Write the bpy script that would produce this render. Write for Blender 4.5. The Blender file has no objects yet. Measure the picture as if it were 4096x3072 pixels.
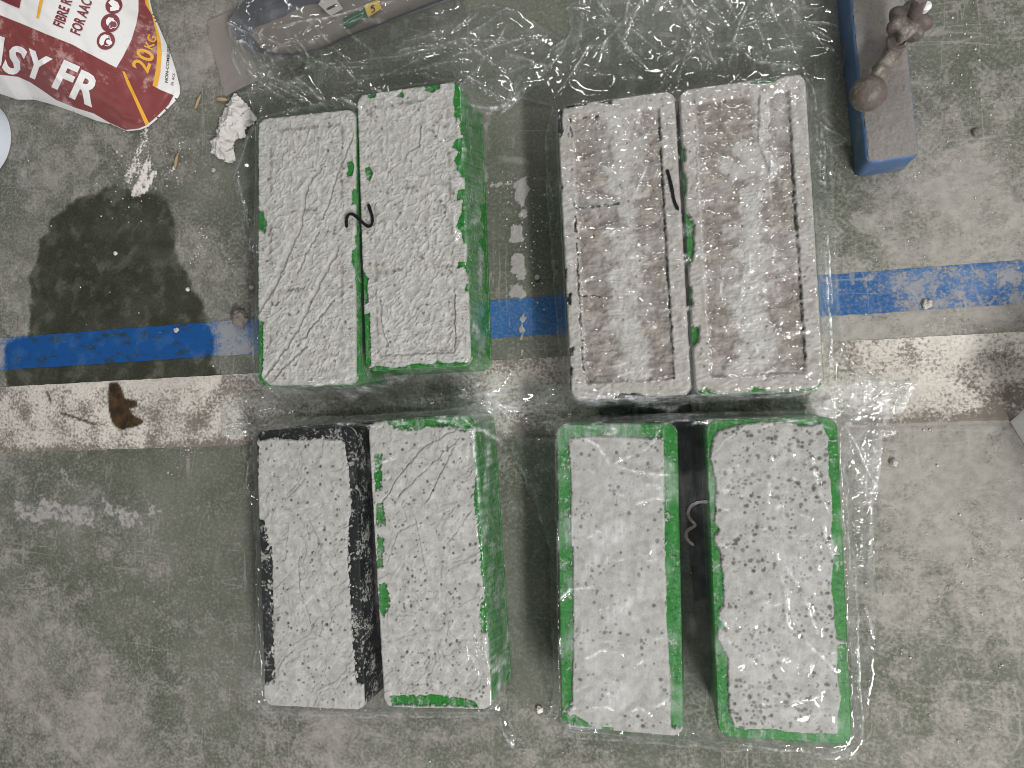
import bpy, bmesh, math, random
import numpy as np
from mathutils import Vector, Matrix
random.seed(5); RNG = np.random.default_rng(7)
scene = bpy.context.scene; COL = scene.collection
MM = 0.001
# ------------------------------------------------------------------ camera
F, AX, AY, CZ = 2831.7, 0.0285, 0.2164, 656.0          # focal length in photo pixels, tilts, height in mm
cx, sx, cy, sy = math.cos(AX), math.sin(AX), math.cos(AY), math.sin(AY)
ROT = np.array([[cy, 0, sy], [0, 1, 0], [-sy, 0, cy]]) @ np.array([[1, 0, 0], [0, cx, -sx], [0, sx, cx]])
cam = bpy.data.objects.new('camera', bpy.data.cameras.new('camera')); COL.objects.link(cam)
cam.data.sensor_fit = 'HORIZONTAL'; cam.data.sensor_width = 36.0; cam.data.lens = 36.0 * F / 4096
cam.data.clip_start = 0.01; cam.data.clip_end = 100
m4 = Matrix([list(r) for r in ROT]).to_4x4(); m4.translation = (0, 0, CZ * MM); cam.matrix_world = m4
scene.camera = cam
# ------------------------------------------------------------------ world, lamps, exposure
world = bpy.data.worlds.new('World'); scene.world = world; world.use_nodes = True
bg = world.node_tree.nodes['Background']; bg.inputs[0].default_value = (0.95, 0.98, 1.0, 1); bg.inputs[1].default_value = 0.12
def tube_lamp(name, loc, target, sx_, sy_, power, col=(1, .985, .97), spin=0.0):
    l = bpy.data.lights.new(name, 'AREA'); l.shape = 'RECTANGLE'; l.size = sx_; l.size_y = sy_; l.energy = power; l.color = col
    o = bpy.data.objects.new(name, l); COL.objects.link(o); o.location = loc
    d = Vector(target) - Vector(loc)
    o.rotation_euler = (d.to_track_quat('-Z', 'Y').to_matrix() @ Matrix.Rotation(spin, 3, 'Z')).to_euler()
    return o
for loc_, pw_, sp_ in (((1.0, -1.40, 1.70), 62, 40), ((2.1, -0.2, 1.9), 19, 85), ((-2.6, -1.5, 2.3), 13, 90), ((-2.7, 2.3, 2.3), 9, 90), ((0.3, 2.2, 2.3), 24, 0), ((2.4, 2.0, 2.3), 8, 90)):
    tube_lamp('ceiling_lamp', loc_, (0.05, 0, 0), 1.25, 0.12, pw_, spin=math.radians(sp_))
vs = scene.view_settings; vs.view_transform = 'Standard'; vs.look = 'None'; vs.exposure = 0.06
scene.cycles.filter_width = 1.05; vs.gamma = 1.0
scene.cycles.transparent_max_bounces = 24; scene.cycles.max_bounces = 8; scene.cycles.use_denoising = True
# ------------------------------------------------------------------ helpers: photo pixel -> place on a level plane
KD = 4096 / 2212
def P(px, py, z=0.0):
    px = np.asarray(px, float); py = np.asarray(py, float); z = np.asarray(z, float)
    d = np.stack([(px - 2048) / F, -(py - 1536) / F, -np.ones_like(px)], -1) @ ROT.T
    t = (CZ - z) / -d[..., 2]
    return d[..., 0] * t, d[..., 1] * t
def PD(x, y, z=0.0): return P(np.asarray(x, float) * KD, np.asarray(y, float) * KD, z)
def poly(pts, s=1.0, ox=0, oy=0, z=0.0):
    a = np.array(pts, float); x, y = P(ox + a[:, 0] / s, oy + a[:, 1] / s, z); return np.stack([x, y], -1)
def polyD(pts, z=0.0): return poly(pts, 1 / KD, 0, 0, z)
# ------------------------------------------------------------------ noise and distance fields
def perlin(x, y, seed=0):
    r = np.random.default_rng(seed); perm = r.permutation(256); perm = np.r_[perm, perm]; ang = r.random(256) * 2 * np.pi
    gx, gy = np.cos(ang), np.sin(ang)
    xi = np.floor(x).astype(int); yi = np.floor(y).astype(int); xf = x - xi; yf = y - yi
    u = xf**3 * (xf * (xf * 6 - 15) + 10); v = yf**3 * (yf * (yf * 6 - 15) + 10)
    def g(i, j):
        h = perm[perm[(xi + i) & 255] + ((yi + j) & 255)]
        return gx[h] * (xf - i) + gy[h] * (yf - j)
    a = g(0, 0); b = g(1, 0); c = g(0, 1); d = g(1, 1)
    return (a + u * (b - a) + v * ((c + u * (d - c)) - (a + u * (b - a)))) * 1.5
def fbm(x, y, s, seed, o=4):
    t = 0; a = 1; n = 0
    for i in range(o):
        t = t + a * perlin(x / s + 17.3 * i, y / s - 9.1 * i, seed + i); n += a; a *= .5; s *= .5
    return t / n * 1.4
def sstep(a, b, x):
    t = np.clip((x - a) / (b - a), 0, 1); return t * t * (3 - 2 * t)
def sdpoly(x, y, pts):
    """signed distance to a polygon, negative inside"""
    d = np.full(x.shape, 1e9); s = np.zeros(x.shape, bool); n = len(pts)
    for i in range(n):
        ax, ay = pts[i]; bx, by = pts[(i + 1) % n]; ex, ey = bx - ax, by - ay; L = ex * ex + ey * ey + 1e-12
        t = np.clip(((x - ax) * ex + (y - ay) * ey) / L, 0, 1)
        d = np.minimum(d, (x - ax - t * ex)**2 + (y - ay - t * ey)**2)
        c = (ay > y) != (by > y)
        with np.errstate(divide='ignore', invalid='ignore'):
            xi = ex * (y - ay) / (ey if abs(ey) > 1e-12 else 1e-12) + ax
        s ^= c & (x < xi)
    d = np.sqrt(d); return np.where(s, -d, d)
def sdseg(x, y, a, b):
    ex, ey = b[0] - a[0], b[1] - a[1]; L = ex * ex + ey * ey + 1e-9
    t = ((x - a[0]) * ex + (y - a[1]) * ey) / L; tc = np.clip(t, 0, 1)
    return np.hypot(x - a[0] - tc * ex, y - a[1] - tc * ey), tc
def sdline(x, y, pts):
    d = np.full(x.shape, 1e9)
    for a, b in zip(pts[:-1], pts[1:]): d = np.minimum(d, sdseg(x, y, a, b)[0])
    return d
def rrect(u, v, w, h, r):
    qx = np.abs(u) - (w / 2 - r); qy = np.abs(v) - (h / 2 - r)
    return np.hypot(np.maximum(qx, 0), np.maximum(qy, 0)) + np.minimum(np.maximum(qx, qy), 0) - r
def resample(pts, n):
    p = np.array(pts, float); p = np.vstack([p, p[:1]]); L = np.r_[0, np.cumsum(np.linalg.norm(np.diff(p, axis=0), axis=1))]; t = np.linspace(0, L[-1], n, endpoint=False)
    return np.stack([np.interp(t, L, p[:, 0]), np.interp(t, L, p[:, 1])], -1)
def smoothp(p, k=3):
    for _ in range(k): p = (np.roll(p, 1, 0) + 2 * p + np.roll(p, -1, 0)) / 4
    return p
# ------------------------------------------------------------------ mesh makers
def link(name, me, mat=None, parent=None, smooth=True, **props):
    o = bpy.data.objects.new(name, me); COL.objects.link(o)
    if mat is not None:
        for m in (mat if isinstance(mat, (list, tuple)) else [mat]): me.materials.append(m)
    if parent is not None: o.parent = parent
    if smooth: me.polygons.foreach_set('use_smooth', np.ones(len(me.polygons), bool))
    for k, v in props.items(): o[k] = v
    return o
def tag(o, label=None, cat=None, group=None, kind=None):
    if label: o['label'] = label
    if cat: o['category'] = cat
    if group: o['group'] = group
    if kind: o['kind'] = kind
    return o
def thing(name, loc, label, cat, group=None, rz=0.0):
    o = bpy.data.objects.new(name, None); COL.objects.link(o); o.location = loc; o.rotation_euler = (0, 0, rz); o.empty_display_size = .02
    return tag(o, label, cat, group)
def raw_mesh(name, co, faces, attrs=None):
    me = bpy.data.meshes.new(name); k = faces.shape[1]
    me.vertices.add(len(co)); me.vertices.foreach_set('co', (np.asarray(co, np.float32) * MM).ravel())
    me.loops.add(faces.size); me.loops.foreach_set('vertex_index', faces.astype(np.int32).ravel())
    me.polygons.add(len(faces)); me.polygons.foreach_set('loop_start', np.arange(0, faces.size, k, dtype=np.int32))
    me.update(calc_edges=True)
    for an, av in (attrs or {}).items():
        a = me.attributes.new(an, 'FLOAT_COLOR', 'POINT'); a.data.foreach_set('color', np.asarray(av, np.float32).ravel())
    return me
def grid_mesh(name, X, Y, Z, keep=None, attrs=None):
    """height field as a mesh; KEEP: vertices that stay"""
    h, w = X.shape; idx = np.arange(h * w).reshape(h, w)
    q = np.stack([idx[:-1, :-1], idx[:-1, 1:], idx[1:, 1:], idx[1:, :-1]], -1).reshape(-1, 4)
    co = np.stack([X, Y, Z], -1).reshape(-1, 3)
    if keep is not None:
        kk = keep.ravel(); q = q[kk[q].all(1)]
        used = np.zeros(h * w, bool); used[q.ravel()] = True; new = np.cumsum(used) - 1; q = new[q]; co = co[used]
        attrs = {n: a.reshape(-1, 4)[used] for n, a in (attrs or {}).items()}
    return raw_mesh(name, co, q, attrs)
def snap(X, Y, sd, step):
    gy, gx = np.gradient(sd, step); g = np.hypot(gx, gy) + 1e-6; mv = np.where((sd > -.55 * step), sd, 0) ; mv = np.clip(mv, -.6 * step, 1.5 * step)
    return X - mv * gx / g, Y - mv * gy / g
def loops_mesh(name, rings, close_bottom=False, close_top=False):
    """rings of equal vertex count stacked into a wall"""
    n = len(rings[0]); co = np.concatenate(rings); f = []
    for k in range(len(rings) - 1):
        for i in range(n):
            j = (i + 1) % n; f.append((k * n + i, k * n + j, (k + 1) * n + j, (k + 1) * n + i))
    f = [tuple(int(v) for v in q) for q in f]
    if close_bottom: f.append(tuple(range(n - 1, -1, -1)))
    if close_top: f.append(tuple((len(rings) - 1) * n + i for i in range(n)))
    me = bpy.data.meshes.new(name); me.from_pydata([tuple(c * MM) for c in co], [], f); me.update(); return me
def bm_mesh(name, bm):
    me = bpy.data.meshes.new(name); bm.to_mesh(me); bm.free(); return me
def auto_smooth(o, deg=35):
    me = o.data; bm = bmesh.new(); bm.from_mesh(me)
    for e in bm.edges: e.smooth = len(e.link_faces) < 2 or e.calc_face_angle(0) < math.radians(deg)
    for f in bm.faces: f.smooth = True
    bm.to_mesh(me); bm.free()
# ------------------------------------------------------------------ materials
class NT:
    def __init__(s, name):
        s.m = bpy.data.materials.new(name); s.m.use_nodes = True; s.t = s.m.node_tree; s.t.nodes.clear()
        s.out = s.n('ShaderNodeOutputMaterial'); s._co = None
    def n(s, typ, **kw):
        x = s.t.nodes.new(typ)
        for k, v in kw.items(): setattr(x, k, v)
        return x
    def set(s, sock, v):
        if isinstance(v, bpy.types.NodeSocket): s.t.links.new(v, sock)
        elif v is not None:
            if sock.type == 'RGBA' and not hasattr(v, '__len__'): v = (v, v, v, 1)
            elif sock.type == 'RGBA' and len(v) == 3: v = (*v, 1)
            sock.default_value = v
    def co(s):
        if s._co is None: s._co = s.n('ShaderNodeTexCoord').outputs['Object']
        return s._co
    def noise(s, scale, detail=4, rough=.55, vec=None, dist=0.0):
        x = s.n('ShaderNodeTexNoise'); s.set(x.inputs['Vector'], vec or s.co()); x.inputs['Scale'].default_value = scale
        x.inputs['Detail'].default_value = detail; x.inputs['Roughness'].default_value = rough; x.inputs['Distortion'].default_value = dist
        return x.outputs['Fac']
    def voro(s, scale, feature='F1', vec=None):
        x = s.n('ShaderNodeTexVoronoi', feature=feature); s.set(x.inputs['Vector'], vec or s.co()); x.inputs['Scale'].default_value = scale
        return x.outputs['Distance']
    def map(s, scale=(1, 1, 1), rot=(0, 0, 0)):
        x = s.n('ShaderNodeMapping'); s.set(x.inputs['Vector'], s.co()); x.inputs['Scale'].default_value = scale; x.inputs['Rotation'].default_value = rot
        return x.outputs[0]
    def ramp(s, v, a, b, lo=0.0, hi=1.0):
        x = s.n('ShaderNodeMapRange', interpolation_type='SMOOTHSTEP'); s.set(x.inputs[0], v)
        for i, q in zip((1, 2, 3, 4), (a, b, lo, hi)): s.set(x.inputs[i], q)
        return x.outputs[0]
    def math(s, op, a, b=0.0, c=None, clamp=False):
        x = s.n('ShaderNodeMath', operation=op, use_clamp=clamp); s.set(x.inputs[0], a); s.set(x.inputs[1], b)
        if c is not None: s.set(x.inputs[2], c)
        return x.outputs[0]
    def mix(s, f, a, b, blend='MIX'):
        x = s.n('ShaderNodeMix', data_type='RGBA', blend_type=blend); s.set(x.inputs[0], f); s.set(x.inputs[6], a); s.set(x.inputs[7], b)
        return x.outputs[2]
    def attr(s, name):
        x = s.n('ShaderNodeAttribute', attribute_name=name); return x
    def sep(s, v):
        x = s.n('ShaderNodeSeparateColor'); s.set(x.inputs[0], v); return x.outputs
    def bump(s, h, strength=.3, dist=.001, normal=None):
        x = s.n('ShaderNodeBump'); s.set(x.inputs['Height'], h); x.inputs['Strength'].default_value = strength; x.inputs['Distance'].default_value = dist
        if normal is not None: s.set(x.inputs['Normal'], normal)
        return x.outputs[0]
    def pbr(s, col, rough=.6, normal=None, spec=.4, **kw):
        b = s.n('ShaderNodeBsdfPrincipled'); s.set(b.inputs['Base Color'], col); s.set(b.inputs['Roughness'], rough)
        s.set(b.inputs['Specular IOR Level'], spec)
        if normal is not None: s.set(b.inputs['Normal'], normal)
        for k, v in kw.items(): s.set(b.inputs[k.replace('_', ' ')], v)
        return b.outputs[0]
    def done(s, sh): s.t.links.new(sh, s.out.inputs[0]); return s.m
MAT = {}
def floor_material(name, base, base2, dust, wear_lo, wear_hi, bumpy=.5, kind='floor'):
    """worn paint under patchy dust; R of 'stain' = wet, G = dried mortar, B = white powder, A = dust"""
    n = NT(name); at = n.attr('stain'); c = n.sep(at.outputs['Color']); wet, mort, powd = c[0], c[1], c[2]; dst = at.outputs['Alpha']
    big = n.noise(9, 5, .6); mid = n.noise(42, 6, .68, dist=.6); fine = n.noise(330, 5, .7); grain = n.noise(1300, 3, .6)
    col = n.mix(n.ramp(big, .35, .65), base, base2)
    col = n.mix(n.math('MULTIPLY', n.ramp(fine, .42, .7), .45), col, dust)
    wa, wb, wc = (.30, .48, .22) if kind == 'white' else (.48, .38, .14)
    d = n.math('ADD', n.math('MULTIPLY', mid, wa), n.math('ADD', n.math('MULTIPLY', fine, wb), n.math('MULTIPLY', grain, wc)))
    thr = n.math('SUBTRACT', n.math('ADD', d, n.math('MULTIPLY', dst, .42)), .21)
    dm = n.ramp(thr, wear_lo, wear_hi)
    dry = n.math('SUBTRACT', 1.0, n.math('MULTIPLY', wet, .93))
    dm = n.math('MULTIPLY', dm, dry)
    dust2 = n.mix(n.ramp(n.noise(120, 4), .3, .7), dust, [v * 1.28 for v in dust])
    col = n.mix(dm, col, dust2)
    if kind == 'blue': col = n.mix(n.math('MULTIPLY', n.ramp(dst, .42, .68), n.math('MULTIPLY', dry, .35)), col, (.17, .25, .38))
    scr = n.ramp(n.math('ABSOLUTE', n.math('SUBTRACT', n.noise(30, 3, .6, vec=n.map((1, .12, 1), (0, 0, 1.0)), dist=.4), .5)), .0, .012)
    scr2 = n.ramp(n.math('ABSOLUTE', n.math('SUBTRACT', n.noise(24, 3, .6, vec=n.map((.10, 1, 1), (0, 0, .35)), dist=.5), .5)), .0, .010)
    scm = n.math('MULTIPLY', n.math('SUBTRACT', 1.0, n.math('MULTIPLY', scr, scr2)), n.math('MULTIPLY', n.ramp(n.noise(14, 3), .48, .62), .38)); col = n.mix(n.math('MULTIPLY', scm, dry), col, (.36, .34, .31))
    # small pits and specks
    pit = n.ramp(n.noise(520, 2, .5), .70, .76); col = n.mix(n.math('MULTIPLY', pit, n.math('MULTIPLY', dry, .7)), col, (.03, .03, .026))
    speck = n.ramp(n.noise(760, 2, .5, vec=n.map((1, 1, 1), (0, 0, .7))), .735, .77); col = n.mix(n.math('MULTIPLY', speck, .8), col, (.62, .59, .55))
    mm = n.ramp(n.math('ADD', mort, n.math('MULTIPLY', n.math('SUBTRACT', n.noise(170, 6, .75), .5), 1.5)), .42, .62)
    col = n.mix(mm, col, n.mix(n.noise(300, 4), (.20, .19, .175), (.44, .42, .40)))
    pm = n.ramp(n.math('ADD', powd, n.math('MULTIPLY', n.math('SUBTRACT', n.noise(420, 4, .7), .5), 1.1)), .40, .62)
    col = n.mix(n.math('MULTIPLY', pm, .93), col, (.74, .70, .65))
    wetc = n.mix(1.0, col, n.mix(n.ramp(n.noise(30, 5, .65), .35, .68), (.20, .20, .145), (.36, .37, .31)), 'MULTIPLY')
    if kind == 'blue': wetc = n.mix(n.ramp(n.noise(55, 5, .7, vec=n.map((1, 1.6, 1))), .50, .66), (.002, .062, .225), (.018, .035, .05))
    if kind == 'white': wetc = col
    col = n.mix(n.math('MULTIPLY', wet, n.math('SUBTRACT', 1.0, n.math('MULTIPLY', pm, .8))), col, wetc)
    if kind == 'white':
        br = n.attr('oil'); oc = n.sep(br.outputs['Color'])
        col = n.mix(oc[0], col, n.mix(n.ramp(n.noise(90, 4), .35, .65), (.016, .010, .005), (.065, .036, .012)))
    h = n.math('ADD', n.math('MULTIPLY', fine, .7), n.math('ADD', n.math('MULTIPLY', grain, .35), n.math('MULTIPLY', dm, .15)))
    h = n.math('SUBTRACT', h, n.math('MULTIPLY', pit, .5))
    rough = n.ramp(wet, 0, 1, .82, .5)
    return n.done(n.pbr(col, rough, n.bump(h, min(1, bumpy * 1.6), .0013), spec=.3))
MAT['floor'] = floor_material('painted_concrete', (.078, .088, .062), (.128, .134, .106), (.248, .236, .213), .43, .645)
MAT['blue_paint'] = floor_material('blue_floor_paint', (.008, .075, .225), (.020, .110, .29), (.235, .205, .172), .50, .60, .45, 'blue')
MAT['white_paint'] = floor_material('white_floor_paint', (.60, .57, .51), (.47, .44, .395), (.145, .126, .105), .47, .62, .5, 'white')

def mortar_material():
    n = NT('fresh_mortar'); a = n.attr('tone').outputs['Color']
    f = n.noise(700, 4, .7); m = n.noise(130, 5, .65)
    col = n.mix(1.0, a, n.mix(n.ramp(m, .3, .72), (.76, .75, .735), (1.08, 1.08, 1.08)), 'MULTIPLY')
    sp = n.ramp(n.noise(850, 2, .5), .685, .73); col = n.mix(n.math('MULTIPLY', sp, .65), col, (.13, .12, .11))
    h = n.math('ADD', n.math('MULTIPLY', f, .6), n.math('MULTIPLY', m, .7))
    return n.done(n.pbr(col, .62, n.bump(h, .65, .0011), spec=.3))
MAT['mortar'] = mortar_material()
def mould_material(name, c1, c2, smear, amt, flk=.06):
    n = NT(name); st = n.noise(60, 5, .7, vec=n.map((3.2, .55, .7))); f = n.noise(420, 4, .7); b = n.noise(26, 4, .6)
    col = n.mix(n.ramp(f, .3, .7), c1, c2)
    w = n.math('ADD', n.math('MULTIPLY', st, .55), n.math('ADD', n.math('MULTIPLY', f, .22), n.math('MULTIPLY', b, .23)))
    col = n.mix(n.math('MULTIPLY', n.ramp(w, amt, amt + .14), .72), col, smear)
    fl = n.ramp(n.math('ADD', n.math('MULTIPLY', n.noise(330, 5, .75), .6), n.math('MULTIPLY', n.noise(70, 3, .6), .4)), .53 + flk, .575 + flk); col = n.mix(n.math('MULTIPLY', fl, .8), col, (.36, .35, .335))
    dk = n.ramp(n.noise(210, 4, .65, vec=n.map((1, 2.2, 1))), .56, .64); col = n.mix(n.math('MULTIPLY', dk, .65), col, (.006, .02, .008))
    return n.done(n.pbr(col, n.ramp(w, .4, .7, .35, .65), n.bump(f, .2, .0008), spec=.35))
MAT['green'] = mould_material('green_plastic', (.008, .125, .012), (.014, .19, .020), (.25, .28, .245), .49, .035)
MAT['black'] = mould_material('black_plastic', (.003, .003, .004), (.005, .005, .007), (.30, .29, .28), .60, .0)
MAT['plate'] = mould_material('black_strip', (.003, .003, .004), (.005, .005, .006), (.03, .03, .03), .62, .2)
def film_material():
    n = NT('clear_plastic_film'); at = n.sep(n.attr('haze_glints').outputs['Color']); hz_glint, crk = at[0], at[1]  # red: milky film plus painted glints and reflections; green: crinkle
    w1 = n.noise(70, 2, .5, dist=.8); rid = n.math('ABSOLUTE', n.math('SUBTRACT', n.noise(48, 1, .5, vec=n.map((1, .55, 1), (0, 0, .5)), dist=1.0), .5))
    rid = n.math('SUBTRACT', 1.0, n.ramp(rid, 0, .09)); fine = n.noise(420, 3, .6)
    h = n.math('ADD', n.math('MULTIPLY', w1, .9), n.math('ADD', n.math('MULTIPLY', rid, .35), n.math('MULTIPLY', fine, .015)))
    bp = n.n('ShaderNodeBump'); n.set(bp.inputs['Height'], h); bp.inputs['Distance'].default_value = .0016; n.set(bp.inputs['Strength'], n.ramp(crk, 0, 1, .03, .55))
    nor = bp.outputs[0]
    lw = n.n('ShaderNodeLayerWeight'); lw.inputs[0].default_value = .5; n.set(lw.inputs[1], nor)
    fr = n.math('ADD', .055, n.math('MULTIPLY', .75, n.math('POWER', lw.outputs['Facing'], 3.5)), clamp=True)
    tr = n.n('ShaderNodeBsdfTransparent'); n.set(tr.inputs[0], (.972, .985, .976))
    gl = n.n('ShaderNodeBsdfGlossy'); n.set(gl.inputs['Color'], (1, 1, 1)); gl.inputs['Roughness'].default_value = .075; n.set(gl.inputs['Normal'], nor)
    df = n.n('ShaderNodeBsdfDiffuse'); n.set(df.inputs[0], (.86, .87, .88)); n.set(df.inputs['Normal'], nor)
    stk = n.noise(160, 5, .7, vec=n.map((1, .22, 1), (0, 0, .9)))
    hzz = n.math('MULTIPLY', hz_glint, n.ramp(stk, .3, .75, .45, 1.5), clamp=True)
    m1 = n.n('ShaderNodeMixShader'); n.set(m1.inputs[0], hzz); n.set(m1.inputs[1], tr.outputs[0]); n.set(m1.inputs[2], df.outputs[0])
    m2 = n.n('ShaderNodeMixShader'); n.set(m2.inputs[0], fr); n.set(m2.inputs[1], m1.outputs[0]); n.set(m2.inputs[2], gl.outputs[0])
    return n.done(m2.outputs[0])
MAT['film'] = film_material()
def plain(name, c, rough=.5, var=.15, scale=200, dust=None, dthr=.6, bumpd=.0004, spec=.4, dscale=60, **kw):
    n = NT(name); f = n.noise(scale, 4, .65)
    col = n.mix(f, [v * (1 - var) for v in c], [v * (1 + var) for v in c])
    if dust is not None: col = n.mix(n.ramp(n.math('ADD', n.math('MULTIPLY', n.noise(dscale, 5, .7), .7), n.math('MULTIPLY', f, .3)), dthr, dthr + .14), col, dust)
    return n.done(n.pbr(col, rough, n.bump(f, .35, bumpd), spec=spec, **kw))
MAT['marker'] = plain('black_marker_ink', (.006, .006, .007), .35)
MAT['marker_brown'] = plain('marker_ink_over_dark', (.045, .036, .034), .45)
MAT['bag_white'] = plain('woven_bag_white', (.70, .69, .68), .5, .05, 300, (.50, .49, .48), .60)
MAT['bag_maroon'] = plain('woven_bag_maroon', (.200, .046, .046), .45, .16, 120, (.42, .26, .245), .53, dscale=30)
MAT['print_maroon'] = plain('maroon_print', (.17, .028, .036), .45, .08)
MAT['print_white'] = plain('white_print', (.78, .77, .76), .45, .04, 200, (.62, .56, .55), .66)
MAT['print_yellow'] = plain('yellow_print', (.70, .36, .035), .45, .08, 200, (.72, .52, .25), .66)
MAT['print_dark'] = plain('dark_print', (.05, .02, .025), .5)
MAT['print_grey'] = plain('grey_print', (.42, .42, .42), .5)
MAT['blue_steel'] = plain('dusty_blue_steel', (.062, .115, .225), .55, .22, 150, (.18, .178, .175), .52)
MAT['steel_dust'] = plain('dust_on_steel', (.185, .172, .158), .85, .38, 420, (.085, .105, .15), .565, .0022, dscale=34)
MAT['rust'] = plain('rusty_iron', (.110, .088, .076), .45, .5, 240, (.25, .225, .20), .51, .0028, .4, 45)
MAT['bare_steel'] = plain('worn_steel', (.13, .115, .10), .42, .45, 200, (.30, .27, .23), .50)
MAT['paper'] = plain('crumpled_paper', (.54, .52, .49), .7, .12, 160, (.20, .165, .13), .555, .0008, dscale=85)
MAT['white_plastic'] = plain('white_plastic', (.66, .71, .78), .35, .03)
MAT['white_card'] = plain('white_card', (.72, .71, .69), .6, .05, 120)
MAT['grey_plastic'] = plain('dark_grey_plastic', (.075, .078, .090), .45, .2, 260, (.17, .165, .16), .60, dscale=90)
MAT['tray_mud'] = plain('cement_film_on_tray', (.15, .132, .115), .6, .18, 60, (.045, .043, .045), .60, dscale=26)
MAT['sheet_grey'] = plain('stained_grey_sheet', (.20, .18, .162), .6, .12, 90, (.065, .066, .075), .585, dscale=24)
MAT['label_green'] = plain('green_label', (.025, .075, .045), .5, .15)
MAT['label_yellow'] = plain('yellow_label', (.42, .30, .055), .6, .12, 90, (.25, .18, .04), .62)
MAT['label_white'] = plain('white_label', (.36, .345, .325), .6, .1)
MAT['label_pale'] = plain('pale_lettering', (.26, .29, .25), .6)
MAT['chip'] = plain('wood_chip', (.34, .23, .13), .7, .25, 500)
MAT['crumb'] = plain('mortar_crumb', (.40, .38, .35), .8, .2, 500, bumpd=.0012)
MAT['crumb_dark'] = plain('dirty_crumb', (.17, .15, .13), .85, .3, 500, bumpd=.0012)
MAT['grit'] = plain('pale_grit', (.60, .57, .53), .8, .2, 900)
# ------------------------------------------------------------------ floor and painted lines
def stains(x, y, line=None):
    sh = x.shape; wet = np.zeros(sh); mort = np.zeros(sh); powd = np.zeros(sh); ht = np.zeros(sh)
    # where dust lies thicker: the right, the bottom left corner; thinner under the film and lower left
    def blob(px, py, r, a): bx, by = PD(px, py); return a * np.exp(-((x - bx)**2 + (y - by)**2) / r**2)
    dust = .46 + .20 * fbm(x, y, 95, 31, 4)
    for b in [(2080, 560, 130, .30), (1950, 1050, 120, .20), (2150, 1080, 70, .22), (2050, 1450, 130, .06), (800, 90, 110, -.16), (1200, 100, 160, -.22), (1600, 90, 120, -.18), (1130, 500, 90, -.22),
              (120, 1560, 150, .16), (700, 1600, 150, .12), (250, 1080, 60, .10), (330, 1200, 130, -.10), (350, 980, 90, -.2), (480, 1250, 120, -.08), (480, 560, 60, .05), (150, 330, 150, .10),
              (520, 620, 60, -.04), (1130, 1250, 90, -.28), (1700, 900, 80, .1), (520, 330, 50, -.25), (430, 60, 60, .26), (1500, 1300, 60, -.25), (2000, 150, 130, -.02)]: dust = dust + blob(*b)
    W = poly([(230,1370),(225,1200),(230,1050),(250,1000),(222,900),(262,830),(300,720),(295,600),(400,560),(385,460),(500,380),(560,300),(720,250),(850,190),(940,180),(1000,225),(1190,240),(1310,290),(1350,440),(1362,470),(1365,720),(1410,830),(1480,920),(1490,990),(1560,1060),(1600,1150),(1620,1250),(1660,1290),(1650,1400),(1690,1500),(1620,1560),(1740,1650),(1700,1760),(60,1760),(40,1560),(45,1400)], 1.9514, 0, 650)
    W = smoothp(resample(W, 170), 1)
    box = (x > W[:, 0].min() - 12) & (x < W[:, 0].max() + 12) & (y > W[:, 1].min() - 12) & (y < W[:, 1].max() + 12)
    sd = sdpoly(x[box], y[box], W) + 3.4 * fbm(x[box], y[box], 8, 5, 6) + 3 * fbm(x[box], y[box], 26, 7, 3)
    wet[box] = sstep(3.0, -2.2, sd) * (1 - .30 * sstep(.05, .5, fbm(x[box], y[box], 20, 17, 5)))
    # powder poured from the bag
    T = lambda pts: poly(pts, 2.0733)
    for pts, w, a in [([(1215,1060),(1190,1180),(1140,1290),(1110,1400)], 9, .42), ([(1240,1090),(1230,1250),(1260,1360)], 7, .30), ([(1100,1400),(1060,1470)], 9, .50), ([(1220,1360),(1180,1500),(1120,1600)], 8, .62), ([(1280,1430),(1210,1560),(1150,1600)], 6, .62), ([(1130,1330),(1160,1420)], 10, .45), ([(1440,1400),(1400,1440)], 4, .45)]:
        p = T(pts); d = sdline(x, y, p); s = 1 + .5 * perlin(x / 2.2 + y / 9, y / 9 - x / 14, 77)
        powd = np.maximum(powd, (a + .08) * np.exp(-(d / (w * .95))**2) * s)
    powd = np.maximum(powd, .34 * np.exp(-(sdseg(x, y, T([(1330, 750)])[0], T([(1440, 800)])[0])[0] / 9)**2))
    # dried mortar on the floor
    M = lambda pts: poly(pts, 1.9533, 1950, 650)
    for pg in [[(200,150),(310,110),(330,230),(300,300),(305,345),(270,350),(240,310),(215,290)],[(255,360),(310,370),(320,410),(290,435),(250,425)],[(170,480),(280,490),(292,600),(215,640),(170,610)],[(190,720),(240,700),(295,740),(300,860),(305,930),(250,920),(170,840)],[(170,960),(285,950),(300,1070),(240,1075),(160,1060)],[(250,1200),(290,1170),(300,1260),(285,1390),(255,1390)],[(255,1480),(280,1470),(285,1530),(255,1535)],[(20,165),(200,155),(205,180),(60,195),(20,195)]]:
        s = sdpoly(x, y, M(pg)) + 3.5 * fbm(x, y, 8, 19, 5); mort = np.maximum(mort, sstep(2.0, -2.5, s) * .8)
    L = lambda pts: poly(pts, 1.8438, 0, 1400)
    for pg in [[(100,1130),(150,1100),(200,1130),(260,1160),(280,1070),(320,1060),(350,1100),(450,1120),(560,1140),(700,1150),(740,1230),(680,1300),(540,1290),(420,1270),(250,1290),(120,1260)],[(720,1120),(790,1090),(880,1150),(960,1150),(1030,1210),(1050,1280),(990,1330),(900,1310),(850,1240),(780,1220)],[(370,860),(430,850),(510,930),(550,1010),(500,1010),(460,930)],[(1100,1160),(1280,1170),(1250,1220),(1080,1230)],[(1280,960),(1330,1040),(1320,1100)]]:
        s = sdpoly(x, y, L(pg)) + 7 * fbm(x, y, 16, 29, 5); mort = np.maximum(mort, sstep(7, -6, s) * .58)
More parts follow.
